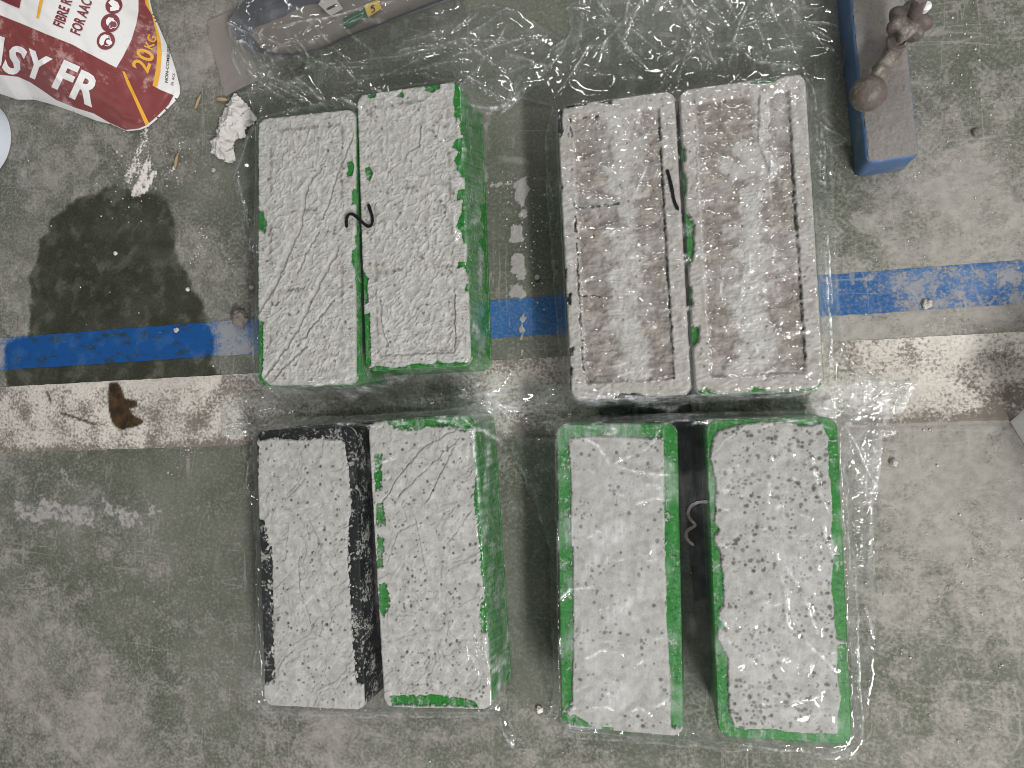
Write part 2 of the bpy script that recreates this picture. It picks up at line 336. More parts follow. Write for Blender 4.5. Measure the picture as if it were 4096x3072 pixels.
    mort = mort + .25 * (mort > .1) * fbm(x, y, 6, 91, 3)
    # cracked low seam along the white line
    ja = np.array(P(-300, 1828)); jb = np.array(P(4500, 1671)); d, _ = sdseg(x, y, ja, jb); d = d + .6 * perlin(x / 9, y / 9, 3)
    ht = ht - 2.2 * np.exp(-(d / 1.3)**2); dust = dust + .1 * np.exp(-(d / 5)**2)
    pos = (y - ja[1]) - (jb[1] - ja[1]) / (jb[0] - ja[0]) * (x - ja[0]); ht = ht - .7 * sstep(2, -4, pos)
    ht = ht + .28 * fbm(x, y, 16, 55, 3) + np.clip(mort, 0, 1) * (1.0 + .9 * fbm(x, y, 4, 9, 3)) * .9
    ht = ht + np.clip(powd, 0, 1) * .4
    return np.stack([np.clip(wet, 0, 1), np.clip(mort, 0, 1), np.clip(powd, 0, 1), np.clip(dust, 0, 1)], -1), ht
ex = np.array([P(a, b) for a, b in ((-60, -60), (4160, -60), (4160, 3130), (-60, 3130))])
x0, x1, y0, y1 = ex[:, 0].min(), ex[:, 0].max(), ex[:, 1].min(), ex[:, 1].max()
gx = np.r_[[-6000, -3000, -1600, x0 - 400, x0 - 150], np.arange(x0, x1, 2.0), [x1 + 150, x1 + 400, 1600, 3000, 6000]]
gy = np.r_[[-6000, -3000, -1600, y0 - 400, y0 - 150], np.arange(y0, y1, 2.0), [y1 + 150, y1 + 400, 1600, 3000, 6000]]
X, Y = np.meshgrid(gx, gy); st, ht = stains(X, Y)
far = (X < x0) | (X > x1) | (Y < y0) | (Y > y1); ht[far] = -.3
tag(link('floor', grid_mesh('floor', X, Y, ht, attrs={'stain': st}), MAT['floor']), 'worn green grey concrete floor', kind='structure')
def strip(name, mat, up_a, up_b, lo_a, lo_b, rag, oil=False):
    ua, ub, la, lb = (np.array(P(*q)) for q in (up_a, up_b, lo_a, lo_b))
    xs = np.r_[[-1800, -900], np.arange(x0 - 4, x1 + 4, 2.0), [900, 1800]]; n = max(10, int(abs(ua[1] - la[1]) / 1.6)); ts = np.linspace(0, 1, n)
    Xs, T_ = np.meshgrid(xs, ts)
    yu = ua[1] + (ub[1] - ua[1]) * (Xs - ua[0]) / (ub[0] - ua[0]); yl = la[1] + (lb[1] - la[1]) * (Xs - la[0]) / (lb[0] - la[0])
    yu = yu + rag * perlin(Xs / 9, Xs * 0 + .3, 12); yl = yl + rag * perlin(Xs / 8, Xs * 0 + .7, 14)
    Ys = yl + (yu - yl) * T_; s, h = stains(Xs, Ys)
    if name == 'blue_floor_line':
        bx = PD(2000, 0)[0]; s[..., 3] = np.clip(.47 + .11 * sstep(PD(1850, 600)[0], PD(2000, 600)[0], Xs) + .22 * fbm(Xs, Ys, 28, 41, 3) + .25 * np.exp(-((Xs - PD(500, 720)[0]) / 28)**2) + .3 * sstep(PD(40, 760)[0], PD(5, 760)[0], Xs) - .25 * sstep(PD(1010, 700)[0], PD(1070, 700)[0], Xs) * sstep(PD(1300, 700)[0], PD(1230, 700)[0], Xs), 0, 1)
    else:
        s[..., 3] = np.clip(.55 + .26 * fbm(Xs, Ys, 30, 43, 4) + .08 * sstep(PD(560, 800)[0], PD(300, 800)[0], Xs) - .10 * sstep(PD(1850, 800)[0], PD(1950, 800)[0], Xs) + .25 * sstep(.16, 0, T_) + .24 * sstep(PD(1950, 900)[0], PD(2200, 900)[0], Xs) * sstep(.9, .2, T_) - .12 * sstep(PD(500, 900)[0], PD(250, 900)[0], Xs), 0, 1)
    at = {'stain': s}
    if oil:
        O = poly([(805,240),(870,232),(910,300),(925,360),(1015,372),(1022,425),(955,425),(985,480),(1070,520),(1040,552),(960,580),(880,590),(830,545),(800,440),(796,330)], 1.8438, 0, 1400)
        O = smoothp(resample(O, 90), 2); sd = sdpoly(Xs, Ys, O) + .5 * fbm(Xs, Ys, 4, 6, 4); o = sstep(.9, -.9, sd)
        for a, b, w in [((460, 465), (700, 548), 2.2), ((350, 310), (380, 390), 2.5)]:
            d, _ = sdseg(Xs, Ys, poly([a], 1.8438, 0, 1400)[0], poly([b], 1.8438, 0, 1400)[0]); o = np.maximum(o, sstep(w, w * .4, d + 1.2 * fbm(Xs, Ys, 4, 8, 3)) * .9)
        at['oil'] = np.stack([o, o, o, o * 0 + 1], -1)
    tag(link(name, grid_mesh(name, Xs, Ys, h + .45, attrs=at), mat), kind='structure')
strip('blue_floor_line', MAT['blue_paint'], (31, 1350), (4096, 1040), (77, 1476), (4096, 1214), .5)
strip('white_floor_line', MAT['white_paint'], (43, 1546), (4096, 1326), (0, 1812), (4035, 1680), .5, True)
# ------------------------------------------------------------------ the moulds: one body and one block of fresh mortar each
MW, ML, MH = 98.2, 250.0, 66.0
Z5 = (1.8433, 900, 300); Z6 = (1.8433, 900, 900); Z7 = (1.58, 2100, 250); Z8 = (1.4747, 2100, 900)
ZC = (1.7015, 900, 1600); ZC2 = (1.7015, 900, 2200); ZD = (1.4747, 2100, 1550); ZD2 = (1.4747, 2100, 2200)
MOULDS = {
 'A1': dict(pos=(-322.3, 142.3), rot=.0086, col='green', kind='crinkle', seed=11, label='green mould under marker 2, mortar with long diagonal film creases', ex=[
  (Z5, [(900,640),(930,625),(940,650),(945,690),(935,735),(895,745),(888,715),(905,690)]), (Z5, [(935,850),(965,840),(980,870),(972,945),(935,950)]), (Z5, [(235,1005),(270,1008),(300,1090),(290,1160),(235,1120)]),
  (Z6, [(930,190),(960,160),(992,200),(990,330),(950,320),(930,270)]), (Z6, [(955,80),(992,60),(995,180),(955,130)]), (Z6, [(958,330),(992,340),(995,880),(972,880),(964,500)]), (Z6, [(225,700),(270,710),(275,1000),(262,1120),(300,1165),(330,1190),(225,1200)])],
  folds=[(Z5, [(700,690),(600,820),(560,1080),(480,1250),(370,1475)], 2.2), (Z5, [(940,440),(900,560),(830,720),(760,950),(720,1060)], 1.6), (Z6, [(560,0),(480,180),(380,420),(240,640)], 2.6), (Z6, [(830,180),(700,420),(620,580),(540,760),(420,940),(300,1110)], 2.2), (Z6, [(800,560),(650,740),(590,830)], 1.3), (Z6, [(600,900),(440,1040),(370,1130)], 1.5), (Z6, [(690,60),(600,200),(540,350)], 1.3)]),
 'A2': dict(pos=(-219.4, 156.9), rot=.0396, col='green', kind='crinkle', seed=23, label='green mould under marker 2, finely wrinkled mortar and bare ragged right rim', ex=[
  (Z5, [(1690,40),(1760,20),(1775,420),(1740,430),(1720,300),(1700,340),(1680,180),(1690,110)]), (Z5, [(1770,450),(1790,760),(1740,740),(1700,680),(1690,620),(1720,560),(1678,520),(1700,475)]), (Z5, [(1805,830),(1790,1000),(1820,1250),(1760,1230),(1740,1150),(1705,1110),(1740,1000),(1750,910),(1705,920),(1715,850)]),
  (Z5, [(1045,140),(1110,130),(1100,160),(1060,165)]), (Z5, [(1262,150),(1300,120),(1308,158)]), (Z5, [(1475,75),(1580,60),(1580,90),(1530,118),(1475,110)]), (Z5, [(1030,690),(1055,665),(1085,720),(1065,780),(1045,760)]),
  (Z6, [(1800,150),(1845,400),(1800,390),(1760,300),(1715,310),(1720,270),(1780,270)]), (Z6, [(1770,430),(1800,440),(1805,480),(1770,480)]), (Z6, [(1010,340),(1050,400),(1040,450),(1050,560),(1030,580),(1010,500)]), (Z6, [(1025,655),(1060,650),(1065,900),(1070,1020),(1045,1060),(1025,900)]), (Z6, [(1040,1060),(1110,1040),(1250,1060),(1400,1025),(1520,1030),(1560,1000),(1600,1020),(1800,1015),(1830,1060),(1040,1100)])],
  folds=[(Z5, [(1440,380),(1430,520),(1380,560)], 1.2), (Z6, [(1690,500),(1695,930)], 1.0), (Z6, [(1140,960),(1690,935)], 1.0), (Z6, [(1140,560),(1150,760),(1190,890)], 1.8)]),
 'B1': dict(pos=(-35.8, 130.2), rot=.0479, col='black', kind='rough', seed=37, label='black mould under marker 1, sunken brown mortar with a pale frame', ex=[
  (Z7, [(185,290),(235,285),(225,400),(235,440),(210,490),(195,450)]), (Z7, [(205,730),(235,790),(225,810)]), (Z7, [(470,245),(545,225),(540,255),(490,250)]), (Z7, [(205,270),(380,250),(380,266),(230,285)]),
  (Z8, [(230,410),(270,405),(265,465),(245,450)]), (Z8, [(215,250),(240,260),(240,310),(228,300)]), (Z8, [(250,730),(285,720),(275,770),(258,770)]), (Z8, [(255,830),(278,850),(270,890)]), (Z8, [(510,1025),(560,995),(660,995),(700,1015),(660,1040)])],
  folds=[(Z7, [(320,918),(480,905),(650,880)], -1.6), (Z7, [(285,365),(295,470)], -1), (Z7, [(310,355),(460,340)], -1), (Z7, [(842,310),(860,600),(885,1100)], -1), (Z7, [(310,870),(320,1000),(330,1150)], -1), (Z8, [(300,0),(320,420),(350,900)], -1), (Z8, [(320,418),(450,420)], -1), (Z8, [(820,0),(855,500),(875,905)], -1)]),
 'B2': dict(pos=(64.5, 134.5), rot=.0445, col='green', kind='rough', seed=41, label='green mould beside marker 1, brown wrinkled mortar and green left edge', ex=[
  (Z7, [(962,500),(1010,560),(1015,620),(985,640),(965,600)]), (Z7, [(978,660),(1020,740),(1015,840),(985,850)]), (Z7, [(990,930),(1040,970),(1070,1050),(1060,1100),(1015,1180),(995,1100)]), (Z8, [(930,0),(1000,0),(990,70),(995,170),(965,250),(940,140)]), (Z8, [(945,330),(985,380),(975,420),(990,470),(960,490)]), (Z8, [(985,600),(1025,600),(1020,690),(985,720)]),
  (Z8, [(985,970),(1060,985),(1070,960),(1130,1000),(985,1030)]), (Z8, [(1290,990),(1370,960),(1430,985),(1720,965),(1755,925),(1800,950),(1720,1000),(1300,1030)]), (Z7, [(1440,112),(1560,94),(1630,85),(1560,122),(1430,130)])],
  folds=[(Z7, [(1670,340),(1690,700),(1715,1100)], -1), (Z8, [(1600,0),(1620,300),(1650,800)], -1), (Z7, [(1065,230),(1080,500),(1085,830)], -.5), (Z7, [(1480,230),(1475,500),(1545,700)], 2.4)]),
 'C1': dict(pos=(-317.1, -147.2), rot=.0479, col='black', kind='smooth', seed=53, label='black mould of lower left pair, pale mortar between chipped black rims', ex=[
  (ZC, [(195,195),(910,175),(900,260),(820,300),(790,270),(650,258),(480,270),(330,258),(205,275)]), (ZC, [(825,200),(910,190),(950,1200),(840,1200),(835,900),(855,700),(840,500),(815,330)]), (ZC, [(200,800),(260,830),(290,950),(308,1200),(215,1200)]), (ZC, [(190,270),(222,290),(220,520),(200,500)]),
  (ZC2, [(215,-20),(312,-20),(318,400),(325,760),(335,900),(255,910),(225,400)]), (ZC2, [(832,-20),(955,-20),(965,430),(960,930),(890,910),(862,600),(848,300)])],
  folds=[(ZC, [(570,800),(640,950),(760,1180)], 1.3), (ZC, [(430,880),(410,1080)], 1.0), (ZC, [(380,780),(600,720),(640,700)], .9), (ZC2, [(500,60),(510,260),(600,550),(700,620)], 1.5), (ZC2, [(640,690),(780,760),(870,810)], 1.2), (ZC2, [(680,850),(800,1030)], 1.2), (ZC, [(720,290),(820,370)], .8)]),
 'C2': dict(pos=(-203.7, -137.2), rot=.0676, col='green', kind='smooth', seed=67, label='green mould of lower left pair, smooth mortar streaked with fanned creases', ex=[
  (ZC, [(1090,145),(1700,85),(1725,180),(1620,210),(1560,180),(1400,180),(1280,205),(1140,190)]), (ZC, [(1010,360),(1060,370),(1060,600),(1018,620)]), (ZC, [(1020,700),(1072,700),(1085,850),(1030,860)]), (ZC, [(1030,920),(1078,950),(1062,1140),(1030,1130)]), (ZC, [(1690,250),(1730,260),(1770,900),(1790,1190),(1740,1190),(1722,900),(1690,700),(1700,500)]),
  (ZC2, [(1738,-20),(1795,-20),(1815,550),(1745,580),(1732,450),(1758,300),(1748,100)]), (ZC2, [(1040,230),(1100,220),(1115,380),(1070,455),(1045,400)]), (ZC2, [(1025,0),(1068,0),(1050,110),(1030,120)]), (ZC2, [(1125,1000),(1380,988),(1680,1022),(1720,1068),(1500,1066),(1130,1058)])],
  folds=[(ZC, [(1600,190),(1350,330),(1200,500),(1080,690)], 1.6), (ZC, [(1580,280),(1500,350),(1180,660)], 1.2), (ZC, [(1560,330),(1440,560),(1380,690)], 1.4), (ZC, [(1660,780),(1540,950)], 1.3), (ZC, [(1300,810),(1330,950),(1370,1180)], 1.4), (ZC, [(1280,850),(1180,900),(1110,1100)], 1.0), (ZC2, [(1150,190),(1220,70),(1330,140)], 1.0), (ZC2, [(1080,590),(1200,700),(1280,800),(1380,840)], 1.4), (ZC2, [(1540,560),(1620,680)], 1.3), (ZC2, [(1180,890),(1330,990),(1400,980)], 1.1), (ZC2, [(1400,880),(1520,920),(1600,960)], 1.0), (ZC2, [(1470,680),(1600,860),(1720,940)], 1.0)]),
 'D1': dict(pos=(-40.3, -141.4), rot=.0141, col='green', kind='spotted', seed=71, label='narrow spotted mortar in green mould with straight bare rims, left of marker 3', ex=[
  (ZD, [(170,195),(915,190),(915,290),(820,300),(600,290),(400,284),(260,300),(170,300)]), (ZD, [(170,290),(253,300),(268,600),(263,800),(278,1110),(180,1110)]), (ZD, [(822,290),(920,290),(935,1110),(832,1110),(826,700)]),
  (ZD2, [(180,-20),(278,-20),(280,500),(273,930),(240,955),(268,1010),(215,1050),(190,1040)]), (ZD2, [(260,990),(290,978),(400,1050),(270,1032)]), (ZD2, [(455,1050),(510,1055),(512,1078),(455,1075)]), (ZD2, [(835,-20),(940,-20),(955,1040),(862,1050),(857,700),(838,400)])], folds=[]),
 'D2': dict(pos=(82.8, -136.4), rot=.0315, col='green', kind='spotted', seed=83, label='wide spotted mortar in green mould with wavy rims, right of marker 3', ex=[
  (ZD, [(1050,180),(1860,160),(1880,300),(1800,310),(1750,205),(1670,222),(1610,220),(1600,200),(1400,196),(1290,212),(1150,245),(1100,300),(1060,320)]), (ZD, [(1040,300),(1105,290),(1090,420),(1120,560),(1115,800),(1140,840),(1110,890),(1140,1000),(1145,1110),(1080,1110)]), (ZD, [(1795,320),(1870,320),(1905,1110),(1840,1110),(1835,1000),(1870,990),(1830,940),(1815,850),(1820,650),(1800,500)]),
  (ZD2, [(1080,-20),(1140,-20),(1165,180),(1165,330),(1130,370),(1180,470),(1140,450),(1130,520),(1190,640),(1195,880),(1200,960),(1225,1050),(1300,1070),(1400,1060),(1650,1090),(1850,1090),(1860,940),(1870,880),(1850,740),(1850,560),(1890,560),(1955,1170),(1140,1130)]), (ZD2, [(1830,40),(1900,40),(1915,550),(1840,520),(1830,330),(1810,200)])],
  folds=[(ZD, [(1150,880),(1440,880),(1800,870)], .8), (ZD2, [(1200,485),(1500,492),(1800,495)], .9), (ZD, [(1110,400),(1180,320),(1300,230)], .9)]),
}
def local(m, x, y):
    c, s = math.cos(m['rot']), math.sin(m['rot']); dx, dy = x - m['pos'][0], y - m['pos'][1]
    return c * dx + s * dy, -s * dx + c * dy
def toworld(m, u, v):
    c, s = math.cos(m['rot']), math.sin(m['rot']); return m['pos'][0] + c * u - s * v, m['pos'][1] + s * u + c * v
def zpoly(m, z, pts):
    q = poly(pts, z[0], z[1], z[2], MH + 2); u, v = local(m, q[:, 0], q[:, 1]); return np.stack([u, v], -1)
def lerp3(a, b, f): return np.asarray(a) + (np.asarray(b) - np.asarray(a)) * f[..., None]
HMAP = {}
def mortar_field(k, m):
    st_ = .68; us = np.arange(-MW / 2 - .3, MW / 2 + .31, st_); vs_ = np.arange(-ML / 2 - .3, ML / 2 + .31, st_)
    U, V = np.meshgrid(us, vs_); s = m['seed']; kind = m['kind']; r = np.random.default_rng(s)
    edge = -rrect(U, V, MW, ML, 9.0)
    exd = np.full(U.shape, 50.0)
    for z, pts in m['ex']: exd = np.minimum(exd, sdpoly(U, V, zpoly(m, z, pts)))
    rag = 1.0 if k != 'D1' else .45
    exd = exd + rag * (.9 * fbm(U, V, 7, s + 60, 4) + .5 * perlin(U / 1.7, V / 1.7, s + 61))
    if k == 'C1': exd = exd + 9 * np.clip(fbm(U, V / 1.5, 3.2, s + 62, 4) - .10, 0, 1) * (.4 + .6 * (V < 45))
    if k in ('C2',): exd = exd + 5.0 * np.clip(fbm(U + 2 * perlin(U / 6, V / 6, 5), V, 5.0, s + 62, 6) - .02, 0, 1)
    if k in ('D1',): exd = exd + 9.0 * np.clip(fbm(U * 1.4, V / 2, 3.2, s + 62, 4) - .30, 0, 1)
    if k == 'B2': exd = exd + 3.0 * np.clip(fbm(U, V, 4, s + 62, 4) - .2, 0, 1)
    cov = sstep(0, 1.6, exd)
    base = np.array((.470, .455, .440)); dark = np.array((.30, .265, .225)); tone = np.ones(U.shape + (3,)) * base
    cw, cl = MW - 27, ML - 27; cav = rrect(U, V, cw, cl, 3)              # the three compartments under the skin of mortar
    part = np.minimum(np.abs(V - ML * .14), np.abs(V + ML * .15))
    if kind == 'crinkle':
        w1 = 3.2 * perlin(U / 14, V / 14, s); w2 = 3.2 * perlin(U / 14 + 9, V / 14, s + 1)
        a, b = (U * .72 + V * .69 + w1), (-U * .69 + V * .72 + w2)
        mk = sstep(-.25, .25, fbm(U, V, 24, s + 33, 3)); pk = perlin(b / 4.0, a / 8.5, s + 2) * mk + perlin(b / 7.5, a / 13, s + 22) * (1 - mk); r1 = 1 - 2.4 * np.abs(pk + .12 * perlin(U / 2.2, V / 2.2, s + 24)); r2 = 1 - 2.4 * np.abs(perlin(U / 8 + w1 * .2, V / 3.0, s + 3)); r3 = fbm(U, V, 5, s + 4, 4)
        near = sstep(15, 5, edge + 2 * perlin(U / 9, V / 9, s + 9))
        c1 = np.exp(-np.abs(pk) / .085) * (.4 + .8 * sstep(-.3, .4, r3)); c2 = np.exp(-np.abs(perlin(U / 8 + w1 * .2, V / 3.0, s + 3)) / .10); c3 = np.exp(-np.abs(perlin(U / 3.4 + w2 * .3, V / 3.8, s + 27)) / .10) * sstep(-.1, .4, fbm(U, V, 18, s + 28, 2))
        h = 2.2 + .55 * (r1 * (1 - .75 * near) + r2 * .75 * near) * (.6 + .5 * r3) + 1.0 * (c1 * (1 - near) + c2 * near * .8) + .5 * c3 + .35 * r3 + .40 * (1 - 2.4 * np.abs(perlin(U / 2.3 + w1, V / 2.6, s + 12))) * (.4 + .6 * sstep(-.2, .4, fbm(U, V, 15, s + 13, 2))) + .25 * perlin(U / 1.3, V / 1.3, s + 7)
        npore, pr = 420, (.35, 1.5); pc = (.17, .155, .14)
        gl = sstep(2.6, .2, np.minimum(np.abs(cav) , np.where(cav < 0, part, 9)) + .9 * fbm(U, V, 5, s + 5, 3)) * sstep(-.25, .3, fbm(U, V, 26, s + 6, 3))
        tone = lerp3(tone, dark * .6, gl * .7); h -= .45 * gl
        tone = lerp3(tone, (.44, .405, .36), sstep(.2, .6, fbm(U, V, 22, s + 14, 4)) * .5)
        tone = lerp3(tone, (.62, .60, .575), sstep(.25, .75, r1) * .45)
    elif kind == 'rough':
        ins = sstep(1.5, -1.5, cav + .8 * fbm(U, V, 5, s, 3)); w1 = 4 * perlin(U / 18, V / 18, s)
        lum = fbm(U + w1, V * 1.5, 13, s + 1, 4); ridge = 1 - 2 * np.abs(perlin(U / 13 + w1 * .1, V / 5.5 + U / 40, s + 2))
        PL_ = {'B1': [(Z7, [(600,380),(640,560),(590,700),(620,800)], 17), (Z7, [(640,880),(660,1000)], 9), (Z8, [(560,60),(640,230),(560,330)], 15), (Z8, [(620,400),(560,560),(680,760),(640,880)], 14), (Z7, [(520,330),(700,330)], 7)],
           'B2': [(Z7, [(1500,230),(1490,500),(1540,720)], 8), (Z7, [(1370,540),(1440,700),(1280,650)], 10), (Z7, [(1440,800),(1430,1100)], 12), (Z8, [(1330,60),(1350,300),(1300,500),(1380,700),(1330,860)], 20), (Z7, [(1450,120),(1640,130)], 8)]}[k]
        pd = np.full(U.shape, 9.0)
        for z__, p__, w__ in PL_: pd = np.minimum(pd, sdline(U, V, zpoly(m, z__, p__)) / w__)
        pale = .92 * sstep(1.2, .6, pd + .25 + .75 * fbm(U, V * 1.2, 15, s + 3, 6) + .2 * lum)
        h = 2.4 + ins * (-1.5 - .7 * (1 - pale) + 1.15 * lum * (1 - .7 * pale) + .5 * ridge * (1 - .6 * pale)) + .6 * fbm(U, V, 4.2, s + 4, 5) + .45 * ins * (1 - 2.4 * np.abs(perlin(U / 5 + w1, V / 2.6, s + 12))) + (1 - ins) * .55 * (1 - 2 * np.abs(perlin(U / 9, V / 4.2, s + 5)))
        brown = lerp3(np.ones(U.shape + (3,)) * np.array((.215, .191, .168)), (.335, .302, .27), sstep(-.4, .5, lum + .3 * perlin(U / 3, V / 3, s + 8)))
        tone = lerp3(np.ones(U.shape + (3,)) * np.array((.42, .397, .372)), brown, ins * (1 - pale)); tone = lerp3(tone, (.48, .462, .447), ins * pale * .85)
        npore, pr = 260, (.3, 1.1); pc = (.13, .11, .095)
        h = h + .9
    else:
        w1 = 9 * perlin(U / 30, V / 30, s) + 1.2 * perlin(U / 4, V / 4, s + 9); f = fbm(U + w1, V + .7 * w1, 30, s + 1, 3)
        q = f * 3.0 + .10 * fbm(U, V, 4, s + 2, 3); fl = np.floor(q); t = q - fl; ter = fl + sstep(.90, 1.0, t)
        h = 2.3 + .62 * ter + .26 * fbm(U, V, 7, s + 3, 6) + .12 * perlin(U / 1.4, V / 1.4, s + 7) + .35 * fbm(U, V, 45, s + 4, 2)
        if kind == 'spotted': h = 2.3 + .16 * ter + .26 * fbm(U, V, 6, s + 3, 6) + .12 * perlin(U / 1.4, V / 1.4, s + 7) + .3 * fbm(U, V, 40, s + 4, 2); tone = np.ones(U.shape + (3,)) * np.array((.415, .402, .390))
        tone = tone * (1 + .05 * fbm(U, V, 9, s + 5, 4))[..., None]; tone = lerp3(tone, (.43, .415, .39), sstep(.1, .6, fbm(U, V, 38, s + 15, 3)) * .45)
        npore, pr = (420, (.4, 1.4)) if kind == 'smooth' else ((620 if k == 'D1' else 1500), (.32, 1.75)); pc = (.085, .08, .072) if kind == 'smooth' else (.095, .088, .08)
    if kind in ('crinkle', 'spotted'):
        clus = .5 + fbm(U, V, 30, s + 44, 2)
    else: clus = np.ones(U.shape)
    for i in range(npore):
        pu, pv = (r.random() - .5) * (MW - 8), (r.random() - .5) * (ML - 8)
        R_ = pr[0] + (pr[1] - pr[0]) * r.random()**2.4; e = .86 + .28 * r.random(); dk = .62 + .38 * r.random()
        i0, i1 = np.searchsorted(us, [pu - 3.4, pu + 3.4]); j0, j1 = np.searchsorted(vs_, [pv - 3.4, pv + 3.4])
        if i1 <= i0 or j1 <= j0: continue
        if clus[min(j0, len(vs_) - 1), min(i0, len(us) - 1)] < .35 * r.random() + .15: continue
        uu, vv = U[j0:j1, i0:i1], V[j0:j1, i0:i1]; d = np.hypot((uu - pu) * e, (vv - pv) / e) + .14 * perlin(uu / 1.3, vv / 1.3, i)
        w = sstep(R_ + .45, R_ - .45, d); h[j0:j1, i0:i1] -= w * (.30 if kind == 'spotted' else .55)
        tone[j0:j1, i0:i1] = lerp3(tone[j0:j1, i0:i1], pc, w * dk)
    for z, pts, wd in m['folds']:
        q = zpoly(m, z, pts); d = sdline(U + 1.1 * perlin(U / 6, V / 6, s + 70), V + 1.1 * perlin(U / 6 + 5, V / 6, s + 71), q)
        if wd < 0:
            on = sstep(-.15, .15, fbm(U, V, 6, s + 72, 3) + .12) * abs(wd); w = sstep(1.25, .35, d + .5 * perlin(U / 2, V / 2, s + 73)) * on
            h -= 1.4 * w; tone = lerp3(tone, (.035, .03, .028), w)
        else:
            sg = np.zeros(U.shape); db = np.full(U.shape, 1e9); Uw = U + 1.3 * fbm(U, V, 7, s + 70, 4) + .5 * perlin(U / 1.9, V / 1.9, s + 75); Vw = V + 1.3 * fbm(U + 50, V, 7, s + 71, 4) + .5 * perlin(U / 1.9 + 7, V / 1.9, s + 76)
            for a_, b_ in zip(q[:-1], q[1:]):
                di, ti = sdseg(Uw, Vw, a_, b_); bt = di < db; db = np.where(bt, di, db); cr_ = (b_[0] - a_[0]) * (Vw - a_[1]) - (b_[1] - a_[1]) * (Uw - a_[0]); sg = np.where(bt, np.sign(cr_), sg)
            sdn = sg * db; reach = sstep(11, 1, db)
            if kind == 'crinkle':
                lane = sstep(wd * 1.3, wd * .7, db); h = h * (1 - lane) + lane * (.95 + .1 * perlin(U / 4, V / 4, s)); h += 1.0 * np.exp(-np.maximum(db - wd * 1.1, 0) / 1.6) * (1 - lane) * (sdn > 0)
                tone = lerp3(tone, (.50, .48, .46), lane * .4)
            else: h += 1.0 * wd * .7 * reach * sstep(-.35, .35, sdn) * np.exp(-np.maximum(sdn, 0) / 7) - .32 * np.exp(-((sdn + .5) / .6)**2) * reach
    h = np.maximum(h, .3)
    skirt = sstep(-.1, 1.8, edge + .35 * fbm(U, V, 5, s + 80, 3))
    z = np.where(cov * skirt > .02, (h + .3) * cov * (.25 + .75 * skirt) - .3, -2.2)
    z = np.where(edge < -.05, -3.5, z); z = np.where((exd < 0), np.minimum(z, -1.6), z)
    HMAP[k] = (us, vs_, z); keep = (edge > -.9)
    return U, V, z, keep, np.concatenate([tone * .91, np.ones(U.shape + (1,))], -1)
def rring(w, h, r, z, n=9):
    p = []
    for qx, qy, a0 in ((1, 1, 0), (-1, 1, 90), (-1, -1, 180), (1, -1, 270)):
        for i in range(n):
            a = math.radians(a0 + 90 * i / (n - 1)); p.append((qx * (w / 2 - r) + r * math.cos(a), qy * (h / 2 - r) + r * math.sin(a), z))
    return np.array(p)
def mould_body():
    R_ = [rring(MW + 4, ML + 4, 10.4, .6), rring(MW + 4.6, ML + 4.6, 10.4, 3.0), rring(MW + 4.4, ML + 4.4, 10.3, 5.0), rring(MW + 3.4, ML + 3.4, 10, 5.4)]
    R_ += [rring(MW + 3.2 - 2.8 * t, ML + 3.2 - 2.8 * t, 9.8, 5.4 + (MH - 6.6) * t) for t in (.05, .5, 1)]
    R_ += [rring(MW - .4, ML - .4, 9, MH - .6), rring(MW - 1.6, ML - 1.6, 8.6, MH), rring(MW - 27, ML - 27, 3, MH), rring(MW - 28, ML - 28, 3, MH - .8), rring(MW - 31, ML - 31, 3, 12)]
    return loops_mesh('mould_body', R_, close_bottom=True, close_top=True)
BODY = {}
GROUP = 'three-gang moulds wrapped in clear film'
for k, m in MOULDS.items():
    root = thing('mortar_mould', (m['pos'][0] * MM, m['pos'][1] * MM, 0), m['label'], 'mould', GROUP, m['rot'])
    if m['col'] not in BODY:
        me = mould_body(); BODY[m['col']] = me; o = link('mould_body', me, MAT[m['col']], root); auto_smooth(o)
    else: o = link('mould_body', BODY[m['col']], None, root, smooth=False)
    U, V, z, keep, tone = mortar_field(k, m)
    link('mortar_fill', grid_mesh('mortar_fill', U, V, z + MH + .02, keep, {'tone': tone}), MAT['mortar'], root)
def hull(pts):
    pts = sorted(map(tuple, pts)); lo = []; up = []
    def cr(o, a, b): return (a[0] - o[0]) * (b[1] - o[1]) - (a[1] - o[1]) * (b[0] - o[0])
    for p in pts:
        while len(lo) > 1 and cr(lo[-2], lo[-1], p) <= 0: lo.pop()
        lo.append(p)
    for p in reversed(pts):
        while len(up) > 1 and cr(up[-2], up[-1], p) <= 0: up.pop()
        up.append(p)
    return lo[:-1] + up[:-1]
# ------------------------------------------------------------------ the films
ZT = (2.765, 820, 0); Z2 = (1.7015, 800, 0); Z3 = (1.4747, 2000, 0); ZR = (1.8438, 3200, 900)
TRAY = poly([(250,250),(265,190),(350,95),(560,-80),(2400,-600),(2900,-60),(2060,235),(1600,405),(1260,575),(800,640),(520,600),(330,440)], 2.765, 820, 0, 6)
def bands(n, x0_, x1_, y0_, y1_, ln, ang, seed, zone=None):
    r = np.random.default_rng(seed); out = []
    for i in range(n):
        px, py = x0_ + (x1_ - x0_) * r.random(), y0_ + (y1_ - y0_) * r.random(); l = ln * (.4 + r.random()); a = math.radians(ang[0] + (ang[1] - ang[0]) * r.random()); b = a + .5 * (r.random() - .5)
        out.append([(px, py), (px + l * .5 * math.cos(a), py - l * .5 * math.sin(a)), (px + l * .5 * (math.cos(a) + math.cos(b)), py - l * .5 * (math.sin(a) + math.sin(b)))])
    return out
ZDD = (1 / KD, 0, 0)
